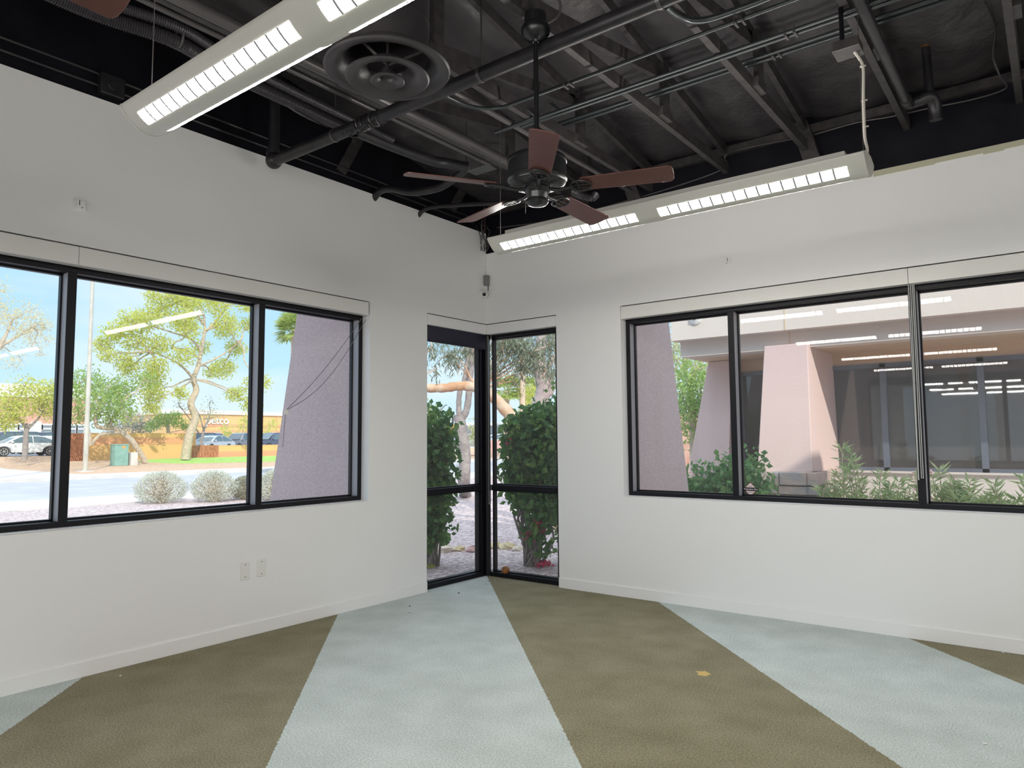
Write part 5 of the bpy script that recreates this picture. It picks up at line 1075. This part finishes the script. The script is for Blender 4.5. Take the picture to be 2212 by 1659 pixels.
oleander('oleander at the right edge of the right window', oc(2195, 1050, 3.1), 1.18, .42, 30, 55, 0)
def hedge(name, label, boxes, lmat_, size, n, seed, group=None, stems=None, flowers=None, ratio=.7, droop=.5):
    random.seed(seed); lf = MB(); bs = Vector(boxes[0][0]); t = thing(name, label, 'bush', (bs.x, bs.y, -.12), group)
    tot = sum(r[0]*r[1]*r[2] for c, r in boxes)
    for c, r in boxes:
        c = Vector(c); k = int(n*(r[0]*r[1]*r[2])/tot)
        for i in range(k):
            u = rnd_unit()*(random.random()**.42)*random.uniform(.8, 1.32); p = c+Vector((u.x*r[0], u.y*r[1], u.z*r[2])); d = rnd_unit(); d.z -= droop; ln = size*random.uniform(.7, 1.25)
            lf.leaf(p, d, ln*ratio, ln, rnd_unit()+Vector((.4, -.6, 0)))
    st = MB(); c0 = Vector((bs.x, bs.y, -.12))
    for c, r in boxes:
        for i in range(5): limbs(st, c0+Vector((random.uniform(-.1, .1), random.uniform(-.1, .1), 0)), Vector(c)+Vector((random.uniform(-r[0], r[0]), random.uniform(-r[1], r[1]), random.uniform(-r[2], r[2])))*.6, .018, .005, .08)
    st.build('stems', BARKG, t); lf.build('foliage', lmat_, t)
    if flowers:
        fl = MB()
        for c, k in flowers:
            for j in range(k): fl.leaf(Vector(c)+rnd_unit()*.05, rnd_unit(), .03, .04, rnd_unit())
        fl.build('flowers', mat('magenta_bracts', (.78, .05, .16), .6), t)
    return t
p = hy(1535, 1040, 3.0)
hedge('green_shrub', 'dense green shrub between the mauve pier and the black mullion', [((p.x, 3.0, .55), (.62, .35, .55)), ((p.x+.35, 3.1, .75), (.42, .35, .55)), ((p.x-.3, 2.95, .35), (.5, .35, .5))], L_HEDGE, .085, 5200, 61)
# trees behind the left end of the wing
random.seed(71)
for (label, lm, cl_, sd, d) in (('bright green tree behind the wing at the left end of the right window', L_GRN, [(1490, 905, 1.3, 900), (1515, 850, 1.3, 800), (1475, 850, 1.2, 700), (1530, 900, 1.0, 500), (1500, 800, 1.0, 380)], 72, 20.0), ('pale lacy tree crown filling the gap beside the cream fascia', L_PALE, [(1480, 760, 1.3, 420), (1500, 790, 1.2, 420), (1460, 720, 1.0, 260), (1455, 780, 1.0, 300), (1525, 815, .9, 260)], 73, 24.0)):
    tk = [at(1500, 1010, d), at(1498, 950, d), at(1495, 900, d)]; tk[0].z = -.15
    tree('background_tree', label, 'tree', tk, (.14, .08), [], [(at(px, py, d), r*(d/26), n) for (px, py, r, n) in cl_], .13, lm, BARK, 'trees behind the wing', .2, sd)
q = at(1492, 945, 30); tag(MB().box((q.x-1.2, q.y, -.15), (q.x+1.2, q.y+.3, q.z+1.0)).build('brick_wall', BRICK), 'patch of red brick wall behind the bright green tree', 'wall')
# ------------------------------------------------------------------ corner window view
p = at(945, 1000, 9.0)
def zc_(px, py, d): return at(px, py, d)
hedge('bougainvillea', 'dark leafy bougainvillea filling the left side of the left corner pane', [(zc_(925, 1000, 9), (.34, .30, .55)), (zc_(935, 930, 9.1), (.30, .28, .32)), (zc_(945, 1050, 9), (.26, .26, .30)), (zc_(915, 1130, 8.9), (.40, .3, .30)), (zc_(958, 965, 9), (.14, .2, .25)), (zc_(940, 1100, 8.9), (.22, .2, .22)), (zc_(930, 1170, 8.8), (.12, .12, .12)), (zc_(885, 1050, 9), (.4, .4, .8))], L_DARK, .095, 5200, 81, 'bougainvilleas outside the corner window', ratio=.75)
hedge('bougainvillea', 'large bougainvillea with red bracts filling the right corner pane', [(zc_(1150, 970, 9), (.38, .30, .48)), (zc_(1165, 915, 9.1), (.30, .28, .25)), (zc_(1125, 1000, 9), (.24, .26, .36)), (zc_(1165, 1050, 9), (.26, .28, .36)), (zc_(1110, 1040, 8.9), (.16, .2, .22)), (zc_(1140, 1080, 8.8), (.22, .2, .16)), (zc_(1170, 1120, 8.7), (.16, .18, .22)), (zc_(1150, 1150, 8.6), (.14, .12, .12)), (zc_(1180, 1180, 8.6), (.10, .1, .14)), (zc_(1110, 925, 9), (.14, .2, .16)), (zc_(1215, 1000, 9.2), (.3, .3, .9))], L_DARK, .095, 6200, 82, 'bougainvilleas outside the corner window',
      flowers=[(zc_(1162, 1132, 8.6), 40), (zc_(1138, 1153, 8.6), 16), (zc_(1168, 1140, 8.6), 30), (zc_(1144, 1162, 8.6), 12), (zc_(1096, 955, 8.8), 8)], ratio=.75)
fm = MB(); random.seed(83); fl_ = hit(1176, 1222, 'z', -.11)
for k in range(90): fm.leaf(fl_+Vector((random.uniform(-.06, .06), random.uniform(-.12, .12), random.uniform(0, .05))), rnd_unit(), .03, .045, rnd_unit())
tag(fm.build('fallen_bracts', MATS['magenta_bracts']), 'small heap of fallen magenta bracts on the gravel by the right corner pane', 'petals', kind='stuff')
fm = MB(); w0 = hit(932, 1228, 'z', -.12)
for k in range(26):
    d = rnd_unit(); d.z = abs(d.z)+.3; fm.leaf(w0, d, .012, random.uniform(.05, .10), rnd_unit())
tag(fm.build('weed', L_YEL), 'little yellow-green weed in the gravel at the left corner pane', 'weed')
# rocks edging the bed
random.seed(85); ROCKM = [mat('pale_yellow_rock', (.70, .58, .36), .8, bump=(9, .5, .03)), mat('pink_rock', (.58, .36, .33), .8, bump=(9, .5, .03)), mat('cream_rock', (.78, .68, .56), .8, bump=(9, .5, .03))]
rl = ['pale rock in the lit rock row, hard against the left pane edge', 'long cream rock, second in the lit row beyond the left corner pane', 'pointed yellow rock in the middle of the left corner pane', 'pink rock beside the pointed yellow one near the corner post', 'yellow rock just right of the corner post', 'broad yellow rock in the middle of the right corner pane row', 'cream rock at the right of the lit row', 'low pale rock under the bougainvillea in the right corner pane']
for k, (px, py, w, mi) in enumerate(((930, 1196, .20, 0), (958, 1187, .26, 2), (992, 1184, .17, 0), (1022, 1186, .19, 1), (1070, 1178, .20, 0), (1095, 1180, .22, 0), (1118, 1184, .16, 2), (1145, 1180, .18, 2))):
    c = hit(px, py+5, 'z', -.12); m = MB(); nlat, nlon = 6, 9; vs_ = []
    for i in range(nlat+1):
        for j in range(nlon):
            th, ph = PI*i/nlat, 2*PI*j/nlon; r_ = w*.5*(1+random.uniform(-.2, .2)); vs_.append(c+Vector((r_*math.sin(th)*math.cos(ph), r_*math.sin(th)*math.sin(ph)*1.25, w*.10+.6*r_*math.cos(th))))
    m.add(vs_, [(i*nlon+j, i*nlon+(j+1) % nlon, (i+1)*nlon+(j+1) % nlon, (i+1)*nlon+j) for i in range(nlat) for j in range(nlon)])
    tag(m.build('edging_rock', ROCKM[mi]), rl[k], 'rock', 'rocks in the lit row')
# trunks
def trunk_tree(name, label, paths, bmat, clusters, leaf, lm, seed, group=None, ratio=.16, droop=1.2, cat='tree', twig=.012):
    random.seed(seed); t = thing(name, label, cat, paths[0][0][0], group)
    m = MB()
    for pts, a, b_ in paths: P_ = smooth_path(pts, 5); k = len(P_)-1; m.tube(P_, [a+(b_-a)*i/k+.006*math.sin(i*2.1) for i in range(k+1)], 12)
    ends = [Vector(p[0][-1]) for p in paths]
    for c, r, n in clusters:
        c = Vector(c); e_ = min(ends, key=lambda q_: (q_-c).length); limbs(m, e_, c, twig*1.6, twig*.5, .06)
        for k in range(5): q_ = c+rnd_unit()*.6*(r if isinstance(r, (int, float)) else max(r)); limbs(m, c, q_-Vector((0, 0, .1)), twig*.5, twig*.2, .1, 3)
    m.build('trunk', bmat, t, smooth=True); m = MB()
    for c, r, n in clusters: cloud(m, c, r, n, leaf, droop, .1, ratio)
    if clusters: m.build('foliage', lm, t)
    return t
D = 18.6
g0 = hit(1006, 1073, 'z', -.14)
trunk_tree('forked_tree', 'grey forked tree trunk on the gravel in the left corner pane', [([g0, at(1002, 1040, D), at(1004, 985, D), at(1000, 950, D), at(994, 912, D), at(991, 895, D)], .17, .14), ([at(993, 905, D), at(991, 880, D), at(993, 848, D), at(1003, 820, D), at(1008, 790, D), at(1014, 745, D), at(1020, 690, D)], .075, .055), ([at(996, 908, D), at(1008, 885, D), at(1013, 850, D), at(1016, 810, D), at(1021, 770, D), at(1023, 720, D), at(1026, 660, D)], .095, .07)], BARKG,
           [(at(1000, 735, D), (1.2, 1.2, .7), 300), (at(940, 740, D), (.8, .8, .5), 150), (at(975, 765, D), (.6, .6, .6), 120)], .16, L_EUC, 91, 'trees outside the corner window')
D = 12.0
r0_ = at(1215, 1090, D); r0_.z = -.14
trunk_tree('eucalyptus_tree', 'orange-barked eucalyptus limb crossing the corner window', [([r0_, at(1190, 985, D), at(1150, 935, D), at(1112, 905, D), at(1085, 878, D), at(1060, 853, D), at(1040, 840, D)], .14, .085), ([at(1045, 843, D), at(1020, 835, D), at(990, 834, D), at(960, 838, D), at(920, 838, D), at(870, 832, D)], .085, .07), ([at(1040, 842, D), at(1035, 820, D), at(1034, 790, D), at(1031, 760, D), at(1024, 725, D), at(1020, 670, D)], .085, .05)], BARKO,
           [(at(1090, 730, D), (.5, .5, .35), 420), (at(1120, 745, D), (.5, .5, .4), 520), (at(1075, 765, D), (.35, .35, .35), 300), (at(1150, 765, D), (.4, .4, .35), 380), (at(1130, 790, D), (.4, .4, .25), 260), (at(1070, 800, D), (.3, .3, .3), 100), (at(1110, 822, D), (.4, .3, .2), 60), (at(1190, 745, D), (.25, .3, .4), 260), (at(1180, 800, D), (.3, .3, .3), 160),
            (at(932, 755, D), (.16, .2, .55), 90), (at(940, 800, D), (.10, .1, .3), 36), (at(970, 765, D), (.22, .2, .3), 130), (at(985, 785, D), (.15, .2, .28), 80), (at(1005, 755, D), (.25, .2, .2), 120)], .12, L_EUC, 92, 'trees outside the corner window')
D = 13.5
r0_ = at(1175, 1060, D); r0_.z = -.14
trunk_tree('smooth_trunk_tree', 'pale smooth trunk with a side limb in the right corner pane', [([r0_, at(1165, 950, D), at(1158, 900, D), at(1168, 870, D), at(1174, 840, D), at(1167, 805, D), at(1166, 780, D), at(1168, 750, D), at(1172, 710, D), at(1176, 640, D)], .19, .08), ([at(1170, 860, D), at(1190, 845, D), at(1189, 820, D), at(1180, 800, D), at(1188, 785, D), at(1200, 770, D), at(1215, 750, D)], .07, .045), ([at(1163, 800, D), at(1152, 775, D), at(1138, 762, D), at(1118, 758, D), at(1108, 745, D), at(1104, 730, D)], .05, .03)], mat('smooth_grey_pink_bark', (.44, .36, .36), .7, vary=(4, (.54, .46, .44), .4, .6), bump=(9, .5, .02)),
           [(at(1120, 725, D), (.6, .6, .35), 420), (at(1080, 745, D), (.5, .5, .4), 380), (at(1140, 780, D), (.4, .4, .3), 240), (at(1195, 720, D), (.3, .3, .4), 240), (at(1195, 800, D), (.2, .3, .4), 130)], .13, L_EUC, 93, 'trees outside the corner window')
# palms
def palm(label, px, pyc, pyb, d, R, rt_, n, seed, skirt=False):
    random.seed(seed); c = at(px, pyc, d); b0 = at(px, pyb, d); b0.z = prof(c.x)-.1; t = thing('palm_tree', label, 'palm tree', (c.x, c.y, b0.z), 'palms across the street')
    MB().tube([(c.x, c.y, b0.z), (c.x, c.y, (b0.z+c.z)/2), (c.x, c.y, c.z)], [rt_*1.15, rt_, rt_*.9], 12).build('trunk', PALMT, t, smooth=True)
    m = MB()
    for k in range(n):
        a = random.uniform(0, 2*PI); e_ = random.uniform(-1.1 if skirt else -.6, 1.3); st = Vector((math.cos(a)*math.cos(e_), math.sin(a)*math.cos(e_), math.sin(e_))); hub = c+st*R*.45
        m.tube([c, hub], R*.012, 4); s_ = st.cross(Vector((0, 0, 1))).normalized(); u_ = s_.cross(st)
        for j in range(15):
            q_ = (j-7)/7*1.25; d_ = st*math.cos(q_)+s_*math.sin(q_)+u_*random.uniform(-.15, .1); d_.z -= .22; m.leaf(hub, d_, R*.075, R*.62*random.uniform(.85, 1.1), u_)
    m.build('fronds', L_PALM, t); return t
palm('fan palm with a full crown in the right corner pane, left of the thin trunk', 1094, 845, 960, 60, 1.7, .26, 46, 101)
palm('tall thin palm trunk rising out of view in the right corner pane', 1127, 690, 960, 60, 1.6, .24, 30, 102, True)
palm('smaller fan palm crown behind the tall thin palm trunk', 1137, 838, 960, 75, 1.6, .24, 36, 103)
palm('palm crown beside the stucco pier in the left window', 640, 712, 985, 30, 1.05, .22, 60, 104)
palm('fan palm beyond the corner post, hidden behind the leaning limb', 1095, 892, 960, 90, .8, .2, 14, 105)
random.seed(110)
cl_ = [(at(px, py, 70), (r, r, r*1.2), n) for (px, py, r, n) in ((1150, 860, 1.2, 480), (1140, 885, 1.2, 420), (1160, 890, 1.2, 420), (1150, 915, 1.2, 300), (1148, 840, .8, 200))]
tree('golden_tree', 'golden yellow drooping tree in the right corner pane behind the smooth trunk', 'tree', [at(1150, 960, 70), at(1150, 930, 70), at(1150, 900, 70)], (.15, .1), [], cl_, .3, L_YEL, BARK, None, 1.2, 111, ratio=.3)
cl_ = [(at(px, py, 60), r, n) for (px, py, r, n) in ((930, 895, 1.2, 200), (945, 910, 1.2, 220), (955, 925, .9, 120), (1030, 925, 1.0, 120), (1035, 905, .8, 60), (1025, 945, .8, 100))]
tree('hazy_tree', 'pale hazy tree across the street behind the left bougainvillea', 'tree', [at(940, 985, 60), at(940, 935, 60), at(940, 915, 60)], (.12, .08), [], cl_, .3, L_PALE, BARK, None, .2, 112)
# buildings and things beyond the corner
PBL = mat('pale_blue_storefront', (.55, .66, .72), .6); PGR = mat('pale_grey_canopy', (.70, .72, .72), .6)
def fbox(t, nm, mt, px0, px1, py0, py1, d, dep=3.0):
    a = at(px0, py1, d); b_ = at(px1, py1, d); c = at(px0, py0, d); hd = Vector((fw.x, fw.y, 0)).normalized()*dep
    m = MB(); zb2_, zt2_ = a.z, c.z; P4 = [Vector((a.x, a.y, zb2_)), Vector((b_.x, b_.y, zb2_)), Vector((b_.x, b_.y, zb2_))+hd, Vector((a.x, a.y, zb2_))+hd]; m.prism(P4, (0, 0, zt2_-zb2_)); return m.build(nm, mt, t)
t = thing('pale_store', 'pale bluish storefront across the street behind the forked trunk', 'building', at(990, 962, 95))
fbox(t, 'wall', PBL, 915, 1260, 918, 966, 95, 12); fbox(t, 'canopy', PGR, 910, 1260, 914, 920, 93, 3)
for k, (a_, b2) in enumerate(((978, 992), (1020, 1044), (1062, 1080), (1090, 1112), (940, 962))): fbox(t, 'window', SHOPG, a_, b2, 940, 960, 94.5, .3)
for a_ in (975, 1018, 1035, 1068, 1100): fbox(t, 'post', WFR, a_, a_+1.6, 920, 965, 93.2, .3)
t = thing('red_low_wall', 'low pinkish red wall across the street right of the corner post', 'wall', at(1080, 975, 48)); fbox(t, 'blocks', mat('pink_red_wall', (.70, .36, .32), .8), 1060, 1100, 951, 976, 48, .5)
t = thing('pale_wall', 'low pale wall and pilaster across the street in the left corner pane', 'wall', at(985, 985, 46)); fbox(t, 'blocks', CREAM, 972, 1000, 966, 984, 46, .5); fbox(t, 'pilaster', CREAM, 986, 994, 960, 986, 45.8, .6)
t = thing('traffic_signal_pole', 'pole with a curved mast arm and an orange sign in the left corner pane', 'signal pole', at(978, 975, 52))
MB().tube([at(978, 992, 52), at(978, 900, 52)], .08, 8).build('pole', PIPEL, t, smooth=True); MB().tube(smooth_path([at(978, 900, 52), at(974, 890, 52), at(967, 884, 52)], 4), .05, 6).build('mast_arm', PIPEL, t, smooth=True)
fbox(t, 'orange_sign', mat('signal_orange', (.86, .48, .12), .6), 974, 981, 917, 928, 51.8, .1)
t = thing('street_light_pole', 'thin street light with a slanting arm above the left bougainvillea', 'street light', at(950, 960, 62))
MB().tube([at(950, 985, 62), at(950, 888, 62)], .06, 6).build('pole', PIPEL, t); MB().tube([at(950, 888, 62), at(962, 875, 62), at(966, 875, 62)], .04, 6).build('arm', PIPEL, t)
for (px, X_, lab) in ((1023, 0, 'light blue car parked before the pale storefront in the corner window'), (1075, 1, 'white car parked before the pale storefront, right of the corner post')):
    o = dup(car if X_ else c2, None, None, None, lab); q = at(px, 960, 70); o.location = (q.x, q.y, q.z-.4); o.rotation_euler = (0, 0, .6)
